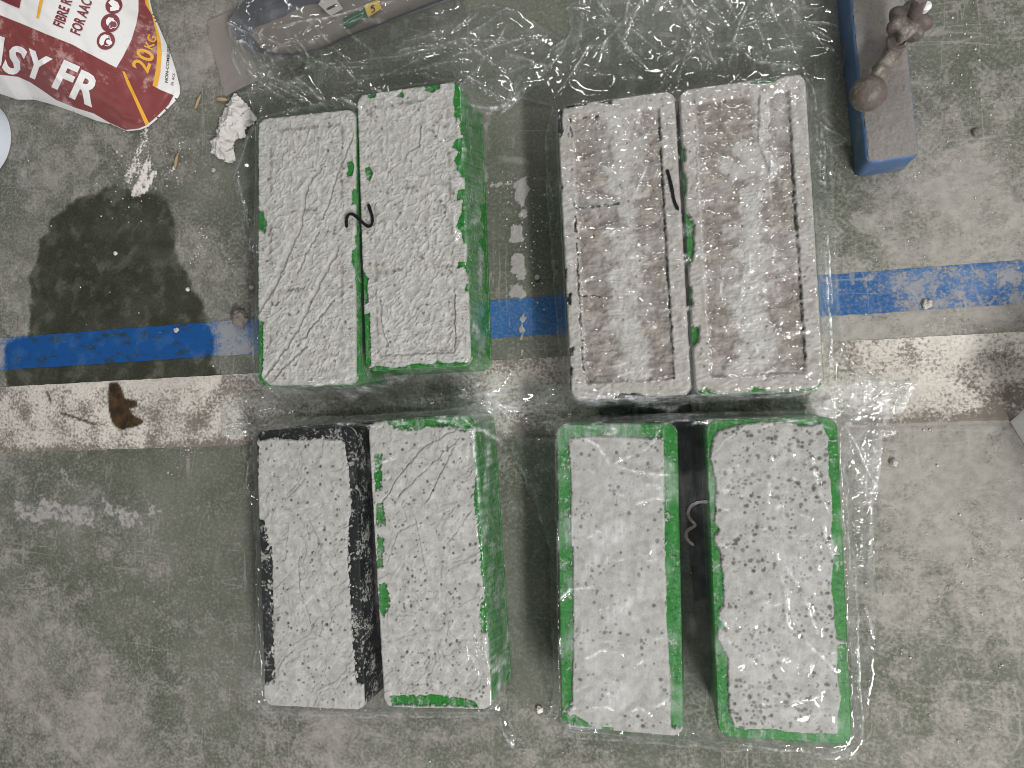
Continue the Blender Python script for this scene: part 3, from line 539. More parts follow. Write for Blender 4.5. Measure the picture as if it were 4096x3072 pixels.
FILMS = {
 'A': dict(m=('A1', 'A2'), seed=101, label='clear film with handwritten 2 wrapped over the upper left moulds', out=[(505,72),(515,40),(545,-20),(700,-40),(900,-40),(985,-10),(1000,20),(1062,8),(1112,22),(1170,60),(1228,92),(1190,150),(1140,200),(1075,255),(1068,300),(1062,480),(1066,700),(1075,800),(1120,812),(1165,826),(1140,848),(1060,856),(1085,905),(1010,925),(900,912),(800,905),(640,912),(560,930),(480,946),(470,930),(485,866),(552,850),(545,800),(540,640),(527,500),(503,385),(515,330),(548,262),(545,235),(528,190),(500,120)],
   folds=[(ZT, [(330,360),(500,430),(660,510)], 1.3), (ZT, [(640,700),(850,660),(1060,610)], 1.0), (ZT, [(720,740),(970,670)], .8), (ZT, [(930,430),(1290,360),(1700,250),(2200,150)], 1.2), (ZT, [(400,690),(600,900),(820,1060),(1050,1190)], 1.2), (ZT, [(760,860),(960,1000),(1180,1170)], 1.1), (ZT, [(1000,870),(1180,1000),(1330,1140)], 1.1), (ZT, [(1480,660),(1670,890),(1800,1000)], 1.2), (ZT, [(1320,380),(1210,520)], .8), (ZT, [(680,550),(780,540)], .9), (ZT, [(1100,480),(1200,640),(1120,820)], .8), (ZT, [(380,580),(640,590)], .9), (ZT, [(580,490),(520,640),(480,690)], .7), (ZT, [(600,520),(640,620),(610,700)], .7), (ZT, [(400,600),(480,720),(650,850)], .8), (ZT, [(720,770),(700,850)], .7),
    (Z2, [(1935,880),(2060,740),(2170,650)], 1.6), (Z2, [(1965,870),(2100,780),(2212,715)], 1.0), (Z2, [(1780,515),(1930,585)], 1.0), (Z2, [(440,550),(760,720)], 1.2), (Z2, [(520,540),(860,700)], 1.2), (Z2, [(680,540),(850,690)], 1.0), (Z5, [(90,700),(130,900),(230,1250)], .9), (Z5, [(60,760),(250,340)], .9)],
   rnd=bands(20, 540, 1100, 40, 230, 120, (-60, -15), 21) + bands(13, 850, 1200, 30, 230, 130, (15, 60), 22) + bands(12, 600, 1150, 60, 200, 200, (0, 14), 26) + bands(28, 500, 1140, 832, 908, 110, (-12, 16), 1) + bands(10, 1020, 1050, 300, 800, 60, (70, 100), 2) + bands(16, 510, 700, 90, 190, 26, (-60, 60), 3)),
 'B': dict(m=('B1', 'B2'), seed=131, label='clear film with handwritten 1 wrapped over the upper right moulds', out=[(1215,95),(1232,62),(1222,20),(1228,-40),(1832,-40),(1834,30),(1836,95),(1800,220),(1775,250),(1800,270),(1834,304),(1797,326),(1800,420),(1806,560),(1816,700),(1822,760),(1850,790),(1935,826),(1992,818),(1940,905),(1800,912),(1500,905),(1250,912),(1130,890),(1062,874),(1050,842),(1165,826),(1214,836),(1214,780),(1200,650),(1186,450),(1178,300),(1192,232),(1130,215),(1080,250),(1120,170)],
   folds=[(Z3, [(0,100),(190,160),(290,110),(430,30)], 1.3), (Z3, [(560,230),(470,370),(330,590)], 1.1), (Z3, [(1070,0),(1120,70),(1170,130)], 1.0), (Z3, [(1400,190),(1360,280),(1200,260)], 1.0), (Z3, [(1370,290),(1510,370),(1790,410)], 1.2), (Z3, [(1790,410),(1830,560),(1860,700)], 1.2), (Z3, [(1860,740),(1960,780),(2060,838)], 1.3), (Z3, [(1850,850),(1945,880),(1950,910)], 1.0), (Z3, [(1660,0),(1780,130),(2030,190)], 1.0), (Z3, [(700,180),(560,0)], 1.0), (Z3, [(740,190),(760,0)], 1.0), (Z3, [(700,240),(860,420)], .9), (Z3, [(780,200),(960,330)], 1.0), (Z3, [(640,220),(560,420)], .9), (Z3, [(1390,200),(1480,0)], .9), (Z3, [(1420,180),(1700,60)], .9), (Z3, [(1400,190),(1330,450)], .9), (Z3, [(1500,320),(1800,300)], .8), (Z3, [(180,160),(100,420),(40,600)], 1.0),
    (Z8, [(1768,60),(1785,300),(1800,470)], 2.6), (Z8, [(1752,200),(1772,600),(1785,880)], 1.6), (Z8, [(1750,180),(1775,560),(1800,900)], 1.0), (Z7, [(1860,400),(1890,860)], 1.0), (Z7, [(1820,400),(1850,800)], .9), (Z7, [(1545,380),(1530,240),(1680,90)], 1.2), (Z7, [(1560,560),(1545,760),(1560,950)], .9), (Z7, [(690,850),(770,650)], 1.0), (Z8, [(1290,250),(1280,400),(1250,520)], 1.1), (Z8, [(1340,220),(1320,300)], .8), (Z8, [(1420,930),(1400,880),(1480,850)], .9)],  # the tall first fold also paints a white streak glint
   rnd=bands(20, 1230, 1500, 0, 210, 130, (30, 80), 23) + bands(20, 1450, 1830, 0, 170, 120, (100, 150), 24) + bands(16, 1230, 1800, 5, 170, 50, (-20, 30), 25) + bands(44, 1225, 1470, 290, 830, 32, (2, 22), 4) + bands(50, 1490, 1770, 230, 820, 34, (0, 26), 5) + bands(16, 1560, 1700, 350, 780, 34, (60, 100), 6) + bands(34, 1060, 1960, 835, 908, 110, (-14, 16), 7) + bands(22, 1790, 1960, 800, 900, 40, (-40, 50), 8)),
 'C': dict(m=('C1', 'C2'), seed=151, label='clear film drawn tightly over the lower left moulds', out=[(478,945),(500,915),(560,905),(700,900),(900,892),(1020,880),(1060,862),(1085,895),(1110,930),(1096,960),(1098,1050),(1104,1200),(1112,1330),(1116,1420),(1108,1490),(1094,1530),(1108,1570),(1116,1612),(1098,1618),(1084,1580),(1060,1548),(950,1548),(800,1548),(640,1548),(575,1542),(548,1500),(540,1470),(556,1400),(552,1200),(548,1090),(528,1052),(538,1000),(548,950),(520,940)],
   folds=[(ZC, [(210,200),(160,380),(150,540),(205,660)], 1.4), (ZC, [(1010,470),(1090,420),(1180,390)], 1.6), (ZC, [(1690,170),(1710,420),(1760,900)], .9), (ZC, [(1870,200),(1880,700)], 1.0), (ZC, [(1700,130),(1850,230)], .9), (ZC, [(1780,290),(1800,360)], .8), (ZC, [(1640,0),(1860,200),(1980,380)], 1.3), (ZC2, [(1880,390),(1905,560),(1960,700),(1950,840)], 1.2), (ZC2, [(1900,570),(1980,570)], .9), (ZC2, [(1840,965),(1990,880)], 1.2), (ZC2, [(1870,1130),(1900,1250),(1965,1350)], 1.3), (ZC2, [(1940,1230),(1960,1340)], .9), (ZC2, [(980,1050),(1000,1060)], 1.2), (ZC2, [(1700,1060),(1820,1100)], 1.0)],
   rnd=bands(24, 480, 1090, 890, 925, 60, (-10, 14), 9) + bands(12, 1070, 1100, 1000, 1540, 50, (70, 110), 10)),
 'D': dict(m=('D1', 'D2'), seed=173, label='clear film with handwritten 3 wrapped over the lower right moulds', out=[(1055,858),(1110,880),(1250,905),(1400,896),(1550,890),(1700,886),(1800,884),(1900,900),(1945,930),(1905,950),(1900,1000),(1898,1050),(1886,1110),(1888,1250),(1890,1330),(1886,1480),(1868,1560),(1862,1608),(1840,1640),(1760,1640),(1720,1620),(1600,1622),(1400,1605),(1215,1590),(1182,1552),(1190,1530),(1204,1460),(1196,1300),(1192,1180),(1150,1080),(1105,970)],
   folds=[(ZD, [(1680,400),(1700,500),(1740,640),(1790,740)], 1.0), (ZD, [(1750,790),(1780,920),(1850,1080)], 1.0), (ZD, [(1450,370),(1450,430)], .8), (ZD, [(1440,540),(1430,690)], .8), (ZD, [(1440,910),(1490,1010)], .8), (ZD, [(1590,730),(1690,770)], .8), (ZD, [(520,455),(570,420),(640,400)], .9), (ZD, [(640,690),(760,650),(870,660)], 1.0), (ZD, [(530,460),(680,500),(900,520)], .8), (ZD, [(280,260),(430,340),(500,450)], .9), (ZD, [(800,220),(760,320),(690,380)], .8), (ZD, [(1840,200),(1940,350),(2000,480),(2100,620)], 1.4), (ZD, [(1930,610),(2100,625)], 1.1), (ZD, [(1950,540),(2000,500),(2005,660)], 1.2), (ZD, [(1860,400),(1880,700),(1890,1100)], 1.2), (ZD, [(1960,700),(2040,660),(2030,1050)], 1.1), (ZD2, [(200,290),(270,225),(400,212)], 1.6), (ZD2, [(390,620),(450,580),(570,600)], .9), (ZD2, [(390,920),(480,915),(550,950)], .9), (ZD2, [(610,950),(680,915),(750,970)], .9), (ZD2, [(1470,0),(1500,60)], .8), (ZD2, [(1500,130),(1540,240),(1540,420),(1600,490)], .9), (ZD2, [(1520,60),(1610,210)], .9), (ZD2, [(1640,270),(1690,400),(1720,490)], .9), (ZD2, [(1650,530),(1760,640),(1850,720)], .9), (ZD2, [(1380,880),(1440,930)], .8), (ZD2, [(1280,870),(1380,870)], .7), (ZD2, [(1560,880),(1750,850)], .8), (ZD2, [(1140,380),(1200,460)], .9), (ZD2, [(1920,0),(1940,500),(1970,1040)], 1.3), (ZD2, [(1990,300),(2060,520)], 1.0), (ZD2, [(1930,520),(1960,800),(1970,1030)], 1.2), (ZD2, [(1260,1145),(1500,1165),(1740,1190)], 1.2), (ZD2, [(250,1045),(420,1065)], 1.0), (ZD2, [(1900,1160),(1780,1180)], .9)],
   rnd=bands(26, 1110, 1900, 888, 925, 50, (-14, 16), 12) + bands(26, 1830, 1940, 910, 1030, 34, (-70, 70), 13) + bands(30, 1545, 1800, 960, 1560, 18, (-50, 30), 14) + bands(12, 1235, 1440, 930, 1250, 26, (-30, 60), 15) + bands(14, 1225, 1420, 1300, 1560, 24, (0, 35), 16)),
}
FILMZ = {}
def film_field(k, f, X, Y):
    s = f['seed']; pts = []
    for mk in f['m']:
        m = MOULDS[mk]
        for q in rring(MW + 1, ML + 1, 10, 0, 4): pts.append(toworld(m, q[0], q[1]))
    H = hull(pts); sd = sdpoly(X, Y, H)
    top = np.full(X.shape, -9.0)
    for mk in f['m']:
        m = MOULDS[mk]; us, vv, z = HMAP[mk]; u, v = local(m, X, Y)
        i = np.clip(np.rint((u - us[0]) / (us[1] - us[0])).astype(int), 0, len(us) - 1); j = np.clip(np.rint((v - vv[0]) / (vv[1] - vv[0])).astype(int), 0, len(vv) - 1)
        ins = -rrect(u, v, MW, ML, 9); top = np.maximum(top, np.where(ins > 0, np.maximum(z[j, i], .35), -9))
    gap = top < -5; lay = {'A': 6.0, 'C': 5.0, 'B': None, 'D': 5.0}[k]
    roof = MH + np.where(gap, 1.6 - .8 * np.abs(perlin(X / 14, Y / 14, s)), top + .55)
    if lay: roof = MH + lay + .5 * fbm(X, Y, 60, s + 50, 2)
    roof = roof + (.5 if k in 'CA' else 1.0) * np.clip(fbm(X, Y, 30, s + 1, 3), 0, 1) * (0 if k in 'AC' else 1)
    if k == 'D': roof = roof + .8 * (1 - 2 * np.abs(perlin((X + Y * .6) / 26, (Y - X * .3) / 16, s + 15))) * np.clip(.3 + fbm(X, Y, 30, s + 16, 2), 0, 1) + 1.5 * sstep(.05, .5, fbm(X, Y, 55, s + 2, 2))
    sdp = np.maximum(sd, 0); ang = np.arctan2(Y - np.mean([q[1] for q in H]), X - np.mean([q[0] for q in H]))
    a = 8.5 + 3.0 * perlin(ang * 9, ang * 0 + s, s + 3) + 1.2 * perlin(ang * 40, sd / 20, s + 4)
    drop = np.exp(-(sdp / np.maximum(a, 4.5))**1.25)
    z0 = 2.2 + 8.0 * np.clip(fbm(X, Y, 55, s + 5, 2) + .3, 0, 2) + 4.0 * (1 - 2 * np.abs(perlin(X / 38 + Y / 90, Y / 30, s + 6))) * np.clip(.4 + fbm(X, Y, 40, s + 7, 2), 0, 1)
    tr = sdpoly(X, Y, TRAY) if k == 'A' else np.full(X.shape, 99.0); z0 = z0 + 18.5 * sstep(9, -1, tr)
    pull = .30 * np.exp(-(sdp / 42)**2); z0 = np.maximum(z0, 1.0)
    z = roof * drop + (z0 + 60 * pull * drop) * (1 - drop)
    z = z + (sd > 0) * (1 - np.abs(2 * drop - 1)) * 1.6 * perlin(ang * 60 + sd / 30, sd / 26, s + 8)
    crk = np.where(sd < -1, {'A': .10, 'B': .40, 'C': .08, 'D': .16}[k], .22 + .6 * sstep(.05, .45, fbm(X, Y, 26, s + 30, 3)))
    hz_glint = np.where(sd < 0, {'A': .004, 'B': .012, 'C': .004, 'D': .014}[k], .016 + .05 * sstep(.0, .6, fbm(X, Y, 22, s + 31, 4)) + .11 * drop * (.5 + np.clip(perlin(ang * 70, sd / 40, s + 39), -.4, 1)))  # streaks on the film's side walls are reflections painted as pale diffuse
    near = lambda a, b, r: np.exp(-(sdseg(X, Y, np.array(PD(*a)), np.array(PD(*b)))[0] / r)**2)
    band = near((480, 872), (1060, 868), 9) + near((1060, 868), (1960, 862), 13); band = np.clip(band, 0, 1) * (sd > -1)
    hz_glint = hz_glint + .05 * (gap & (sd < 0)) * (.6 + fbm(X, Y, 12, s + 60, 3)); hz_glint = hz_glint + .20 * band * (.5 + sstep(-.1, .4, fbm(X, Y * 3, 24, s + 33, 4))); crk = np.maximum(crk, band * .95)
    hz_glint = hz_glint + (sd > 0) * .09 * np.clip(near((1850, 850), (1960, 860), 22) * .5 + near((1860, 950), (1890, 1050), 14) + near((1095, 900), (1060, 850), 12) * .3 + near((520, 110), (560, 170), 18) * .9, 0, 1)
    if k == 'B': hz_glint = hz_glint + (sd < 0) * .10 * sstep(.1, .5, fbm(X, Y, 38, s + 11, 3)); hz_glint = hz_glint + near((1300, 60), (1700, 80), 60) * .03
    if k == 'D': hz_glint = hz_glint + (sd < 0) * (.13 * sstep(.08, .42, fbm(X, Y, 42, s + 11, 3)) + .07 * near((1330, 1000), (1330, 1350), 28))
    for a_, b_, w_, v_ in {'D': [((1235, 1345), (1440, 1195), 7, .13), ((1240, 1240), (1350, 1120), 5, .10), ((1290, 1500), (1445, 1320), 8, .11), ((1240, 1010), (1440, 1050), 8, .09), ((1655, 1090), (1680, 1400), 9, .10), ((1610, 1440), (1790, 1490), 9, .10), ((1650, 980), (1640, 1090), 6, .09)], 'B': [((1330, 280), (1340, 420), 9, .10), ((1660, 170), (1650, 420), 4, .16), ((1330, 560), (1300, 640), 8, .08), ((1600, 560), (1620, 800), 9, .08)], 'C': [((830, 1010), (960, 930), 6, .05), ((900, 1100), (860, 1300), 10, .05)], 'A': []}[k]:
        hz_glint = hz_glint + v_ * near(a_, b_, w_) * (sd < 0) * (.55 + .6 * sstep(-.3, .3, fbm(X, Y, 16, s + 91, 3)))
    if k in 'CD': hz_glint = np.where(gap & (sd < 0), hz_glint * .15, hz_glint)
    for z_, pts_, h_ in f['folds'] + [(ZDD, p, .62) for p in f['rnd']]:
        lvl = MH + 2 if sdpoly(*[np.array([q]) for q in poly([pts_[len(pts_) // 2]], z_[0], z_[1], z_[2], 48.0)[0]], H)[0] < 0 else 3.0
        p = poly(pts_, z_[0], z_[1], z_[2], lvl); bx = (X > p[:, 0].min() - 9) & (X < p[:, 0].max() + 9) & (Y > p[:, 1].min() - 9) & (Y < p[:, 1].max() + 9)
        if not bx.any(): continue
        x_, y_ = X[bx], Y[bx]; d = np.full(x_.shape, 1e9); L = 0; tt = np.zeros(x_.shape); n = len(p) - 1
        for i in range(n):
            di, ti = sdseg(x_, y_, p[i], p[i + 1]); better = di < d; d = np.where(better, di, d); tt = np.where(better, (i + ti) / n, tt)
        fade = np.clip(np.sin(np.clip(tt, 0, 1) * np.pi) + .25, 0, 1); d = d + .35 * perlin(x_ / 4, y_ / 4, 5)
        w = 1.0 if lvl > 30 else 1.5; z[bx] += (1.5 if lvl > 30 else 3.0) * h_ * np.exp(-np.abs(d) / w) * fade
        hz_glint[bx] += (.46 if lvl > 30 else .28) * h_ * np.exp(-(d / .85)**2) * fade * (.35 + sstep(-.25, .3, perlin(x_ / 5, y_ / 5, s + 77))); crk[bx] = np.maximum(crk[bx], .8 * np.exp(-(d / 6)**2))  # white lines on the folds: glints painted in, independent of the lamps
    return z, hz_glint, crk, sd
def tube_mesh(name, pts, rad, n=8, cap=True):
    pts = [np.asarray(p, float) for p in pts]; rings = []
    for i, p in enumerate(pts):
        t = pts[min(i + 1, len(pts) - 1)] - pts[max(i - 1, 0)]; t = t / (np.linalg.norm(t) + 1e-9)
        a = np.cross(t, (0, 0, 1.0) if abs(t[2]) < .9 else (1.0, 0, 0)); a /= np.linalg.norm(a); b = np.cross(t, a); r = rad[i] if hasattr(rad, '__len__') else rad
        rings.append(np.array([p + r * (math.cos(2 * math.pi * j / n) * a + math.sin(2 * math.pi * j / n) * b) for j in range(n)]))
    return loops_mesh(name, rings, cap, cap)
def ribbon(name, pts2d, width, zf, dz=.35):
    """a flat ink stroke that follows a surface"""
    q = [np.array(p, float) for p in pts2d]; d = [q[0]]
    for a, b in zip(q[:-1], q[1:]):
        n = max(1, int(np.linalg.norm(b - a) / 1.2)); d += [a + (b - a) * (i + 1) / n for i in range(n)]
    d = np.array(d)
    for _ in range(5): d[1:-1] = (d[:-2] + 2 * d[1:-1] + d[2:]) / 4
    t = np.gradient(d, axis=0); t /= np.linalg.norm(t, axis=1)[:, None] + 1e-9; nn = np.stack([-t[:, 1], t[:, 0]], -1)
    w = width * (.85 + .3 * RNG.random(len(d)))[:, None]; w[0] *= .4; w[-1] *= .4; rows = []
    for c in (-1, 0, 1): xy = d + nn * w * .5 * c; rows.append(np.c_[xy, zf(xy[:, 0], xy[:, 1]) + dz])
    co = np.concatenate(rows); n = len(d); f = [(r * n + i, r * n + i + 1, (r + 1) * n + i + 1, (r + 1) * n + i) for r in (0, 1) for i in range(n - 1)]
    return raw_mesh(name, co, np.array(f))
MARKS = {'B': [(Z7, [(897,680),(915,740),(928,800),(940,870),(956,915),(970,937)], 2.6, 'marker')],
         'A': [(Z5, [(910,1133),(905,1075),(915,1040),(930,1026),(952,1030),(985,1055),(1030,1100),(1060,1122),(1080,1128),(1098,1100),(1098,1050),(1082,1005),(1066,956)], 3.0, 'marker')],
         'D': [(ZD, [(1080,672),(1020,672),(975,695),(956,740),(975,778),(1012,808),(985,822),(952,840),(945,875),(965,905),(997,928)], 2.4, 'marker_brown')]}
for k, f in FILMS.items():
    out = polyD(f['out'], 3.0); xa, ya = out.min(0) - 2; xb, yb = out.max(0) + 2
    X, Y = np.meshgrid(np.arange(xa, xb, 1.15), np.arange(ya, yb, 1.15)); z, hz_glint, crk, sd = film_field(k, f, X, Y)
    so = sdpoly(X, Y, out) + 1.6 * fbm(X, Y, 14, f['seed'] + 20, 3); hz_glint = hz_glint + .10 * np.exp(-((so + 1.0) / .9)**2) * (.3 + sstep(-.2, .4, fbm(X, Y, 20, f['seed'] + 40, 2)))
    z = np.where(sd > 22, z * (.45 + .55 * sstep(0, -12, so)) + .4, z) + {'A': .0, 'B': .5, 'C': 1.0, 'D': 1.5}[k] * (sd > 0)
    so = np.minimum(so, sd - 6); keep = so < .8; Xs, Ys = snap(X, Y, so, 1.15)
    o = link('plastic_film', grid_mesh('plastic_film', Xs, Ys, z, keep, {'haze_glints': np.stack([np.clip(hz_glint, 0, .6), np.clip(crk, 0, 1), hz_glint * 0, hz_glint * 0 + 1], -1)}), MAT['film'])
    tag(o, f['label'], 'plastic film', 'films wrapped round the moulds')
    def zf(x, y, X=X, Y=Y, z=z):
        i = np.clip(np.rint((x - X[0, 0]) / 1.15).astype(int), 1, X.shape[1] - 2); j = np.clip(np.rint((y - Y[0, 0]) / 1.15).astype(int), 1, X.shape[0] - 2)
        return np.max([z[j + a, i + b] for a in (-1, 0, 1) for b in (-1, 0, 1)], 0)
    for zz, pts, w, mt in MARKS.get(k, []):
        link('marker_stroke', ribbon('marker_stroke', poly(pts, *zz, MH + 3), w, zf), MAT[mt], o)
# ------------------------------------------------------------------ cement bag
ZB = (2.0733, 0, 0)
BAGO = poly([(1215,-60),(1250,90),(1290,180),(1350,320),(1390,410),(1440,560),(1475,700),(1478,770),(1455,812),(1400,870),(1300,970),(1215,1040),(1150,1068),(1040,1080),(900,1022),(780,992),(600,922),(430,862),(270,818),(130,818),(0,776),(-500,600),(-1200,330),(-1200,-900),(1000,-900)], *ZB, 4.0)
def bag_z(x, y):
    d = np.maximum(-sdpoly(x, y, BAGO), 0)
    ax, ay = P(1470 / 2.0733, 800 / 2.0733); dc = np.hypot(x - ax, y - ay)          # flat folded corner
    h = 62 * (1 - np.exp(-(d / 34)**1.1)) * (.30 + .70 * sstep(0, 150, dc)) + 3.5
    h = h + np.clip(d / 8, 0, 1) * (1.3 * fbm(x, y, 42, 201, 4) - .8 * np.clip(1 - 3 * np.abs(perlin(x / 26 + y / 60, y / 26, 203)), 0, 1))
    for a, b, w, k in BAGF: h = h + k * np.exp(-(sdseg(x, y, a, b)[0] / w)**2) * np.clip(d / 6, 0, 1)
    return h
BAGF = [(*poly(p, *ZB, 40.0), w, k) for p, w, k in [([(940, 560), (960, 700)], 3, -1.6), ([(970, 1010), (1200, 740)], 4, 1.8), ([(860, 880), (1080, 910)], 3, 1.4), ([(1110, 830), (1230, 640)], 2.5, -1.5), ([(380, 540), (480, 690)], 3.5, 2.2), ([(480, 690), (470, 780)], 3, 1.6), ([(0, 210), (90, 200)], 8, 2.5), ([(680, 310), (720, 440)], 5, -1.8), ([(1150, 250), (1230, 480)], 4, 1.2), ([(1000, 980), (1180, 900)], 3, 1.3), ([(1250, 900), (1400, 860)], 3, 1.6)]]
def bag_map(px, py, dz):
    z = np.full(np.shape(px), 30.0)
    for _ in range(14):
        x, y = P(px, py, z); z = .5 * z + .5 * (bag_z(x, y) + dz)
    return np.stack([x, y, bag_z(x, y) + dz], -1)
X, Y = np.meshgrid(np.arange(BAGO[:, 0].min() - 2, BAGO[:, 0].max() + 2, 2.0), np.arange(BAGO[:, 1].min() - 2, BAGO[:, 1].max() + 2, 2.0))
sd = sdpoly(X, Y, BAGO); bag = thing('cement_bag', tuple(np.r_[P(120, 120), 0] * MM), 'white and maroon paper bag of cement mix, its printed end showing 20KG', 'bag')
def under(o, root):
    o.parent = root; o.matrix_parent_inverse = Matrix.Translation(-root.location) if root.type == 'EMPTY' else Matrix(); return o
Xs, Ys = snap(X, Y, sd, 2.0)
under(link('bag_body', grid_mesh('bag_body', Xs, Ys, np.where(sd > -1.1, np.minimum(bag_z(X, Y), 1.2), bag_z(X, Y)), sd < 1.4), MAT['bag_white']), bag)
def conform(name, bm, dz, mat, mapf=None, step=6.0, parent=bag):
    """bm in photo pixels -> cut into small cells -> laid onto a surface"""
    bmesh.ops.triangulate(bm, faces=bm.faces[:])
    bmesh.ops.recalc_face_normals(bm, faces=bm.faces[:])
    xs = [v.co.x for v in bm.verts]; ys = [v.co.y for v in bm.verts]
    for ax, lo, hi in ((0, min(xs), max(xs)), (1, min(ys), max(ys))):
        n = int((hi - lo) / step)
        for i in range(1, n + 1):
            c = [0, 0, 0]; c[ax] = lo + (hi - lo) * i / (n + 1); nn = [0, 0, 0]; nn[ax] = 1
            bmesh.ops.bisect_plane(bm, geom=bm.verts[:] + bm.edges[:] + bm.faces[:], plane_co=c, plane_no=nn)
    me = bm_mesh(name, bm); n = len(me.vertices); co = np.empty(n * 3, np.float32); me.vertices.foreach_get('co', co); co = co.reshape(-1, 3)
    w = (mapf or bag_map)(co[:, 0].astype(float), co[:, 1].astype(float), dz); me.vertices.foreach_set('co', (w * MM).astype(np.float32).ravel())
    me.update(); bm = bmesh.new(); bm.from_mesh(me); bmesh.ops.recalc_face_normals(bm, faces=bm.faces)
    if sum(f.normal.z for f in bm.faces) < 0: bmesh.ops.reverse_faces(bm, faces=bm.faces)
    bm.to_mesh(me); bm.free()
    return under(link(name, me, mat), parent)
def bm_poly(*pls):
    from mathutils.geometry import tessellate_polygon
    bm = bmesh.new()
    for pts, zz in pls:
        vv = [Vector((zz[1] + x / zz[0], zz[2] + y / zz[0], 0)) for x, y in pts]; bv_ = [bm.verts.new(v) for v in vv]
        for t in tessellate_polygon([vv]): bm.faces.new([bv_[q_] for q_ in t])
    return bm
def bm_text(txt, org, dirv, upv, bold=.02, zz=ZB, xscale=1.0):
    c = bpy.data.curves.new('lettering', 'FONT'); c.body = txt; c.size = 1; c.offset = bold; c.resolution_u = 3; c.space_character = 1.03
    o = bpy.data.objects.new('lettering', c); COL.objects.link(o); me = bpy.data.meshes.new_from_object(o.evaluated_get(bpy.context.evaluated_depsgraph_get()))
    bpy.data.objects.remove(o); bpy.data.curves.remove(c); bm = bmesh.new(); bm.from_mesh(me); bpy.data.meshes.remove(me)
    for v in bm.verts:
        a, b = v.co.x * xscale, v.co.y; x = org[0] + a * dirv[0] + b * upv[0]; y = org[1] + a * dirv[1] + b * upv[1]; v.co = (zz[1] + x / zz[0], zz[2] + y / zz[0], 0)
    bmesh.ops.remove_doubles(bm, verts=bm.verts[:], dist=.01); return bm
def circle_pts(cx_, cy_, r, n=28, e=1.0, rot=0.0):
    o = []
    for i in range(n):
        a = 2 * math.pi * i / n; u, v = r * math.cos(a), r * e * math.sin(a); o.append((cx_ + u * math.cos(rot) - v * math.sin(rot), cy_ + u * math.sin(rot) + v * math.cos(rot)))
    return o
conform('printed_band', bm_poly(([(-300,-10),(0,126),(200,206),(400,290),(600,370),(720,435),(965,562),(1020,470),(1090,330),(1130,200),(1148,100),(1150,-120),(1190,-120),(1225,60),(1262,130),(1300,290),(1335,420),(1310,600),(1265,710),(1330,745),(1440,790),(1400,868),(1300,968),(1215,1038),(1150,1066),(1040,1078),(960,1042),(880,1002),(780,942),(620,892),(470,832),(340,742),(250,682),(150,637),(0,620),(-300,560)], ZB)), .35, MAT['bag_maroon'], step=5)
conform('printed_stripe', bm_poly(([(1190,-90),(1205,30),(1262,130),(1298,290),(1306,400),(1296,560),(1265,710),(1303,722),(1330,600),(1342,440),(1330,320),(1290,190),(1240,60),(1215,-90)], ZB)), .7, MAT['print_yellow'])
conform('printed_stripe', bm_poly(([(1014,590),(1036,596),(1130,800),(1236,1022),(1208,1040),(1120,840),(1050,690)], ZB)), .75, MAT['print_yellow'])
conform('printed_stripe', bm_poly(([(336,-40),(366,-40),(322,152),(300,146)], ZB)), .75, MAT['print_yellow'])
conform('printed_block', bm_poly(([(-40,-60),(185,-60),(160,70),(60,28),(-40,-20)], ZB)), .75, MAT['print_maroon'])
UP = (.42, -.905)
def u(v, s): return (v[0] * s, v[1] * s)
conform('lettering', bm_poly(([(-150,560),(-80,300),(0,298),(40,312),(8,545),(-30,530)], ZB)), .85, MAT['print_white'])
for ch, org, s, dv, uv in (('S', (8, 568), 322, (.912, .41), UP), ('Y', (190, 604), 290, (.912, .41), (.33, -.94)), ('F', (418, 706), 335, (.912, .41), UP), ('R', (562, 788), 335, (.912, .41), UP)):
    conform('lettering', bm_text(ch, org, u(dv, s), u(uv, s), .036), .85, MAT['print_white'], step=5)
conform('lettering', bm_text('FIBRE R', (520, 238), (23, -68), (-118, -48), .03), .85, MAT['print_maroon'], step=8)
conform('lettering', bm_text('FOR AAC I', (660, 300), (24, -67), (-116, -50), .03), .85, MAT['print_maroon'], step=8)
conform('lettering', bm_text('20', (1222, 612), (62, -168), (-192, -84), .02), .85, MAT['print_yellow'], step=6)
conform('lettering', bm_text('KG', (1262, 420), (28, -82), (-98, -42), .02), .85, MAT['print_yellow'], step=6)
conform('lettering', bm_text('NON-COMBUST', (1391, 690), (3, -41), (-36, -8), .012), .55, MAT['print_dark'], step=8)
conform('lettering', bm_text('in acc', (1437, 712), (6, -44), (-40, -10), .0), .55, MAT['print_dark'], step=8)
for i, r_ in enumerate([(140, 760), (90, 745), (40, 730), (270, 800)]): conform('lettering', bm_text('nulla' if 0 else '-----', r_, (9, 16), (-20, 8), .0), .55, MAT['print_grey'], step=8)
PIC = [((945, 45), 68, [[(898,22),(925,-8),(975,18),(992,52),(985,80),(955,88),(915,92),(912,60),(930,55)]], []),
       ((915, 190), 76, [[(880,165),(900,142),(940,150),(950,180),(925,175),(905,195),(895,215),(880,195)]], [[(935,158),(968,190),(972,215),(955,232),(930,225),(925,240),(910,232),(912,205)]]),
       ((878, 338), 73, [[(825,330),(838,300),(868,284),(895,292),(902,315),(880,318),(866,340),(858,372),(838,378),(825,360)], circle_pts(905, 350, 27, 16, .75, .5)], [[(900,290),(918,330)], [(868,375),(890,382),(912,374)]])]
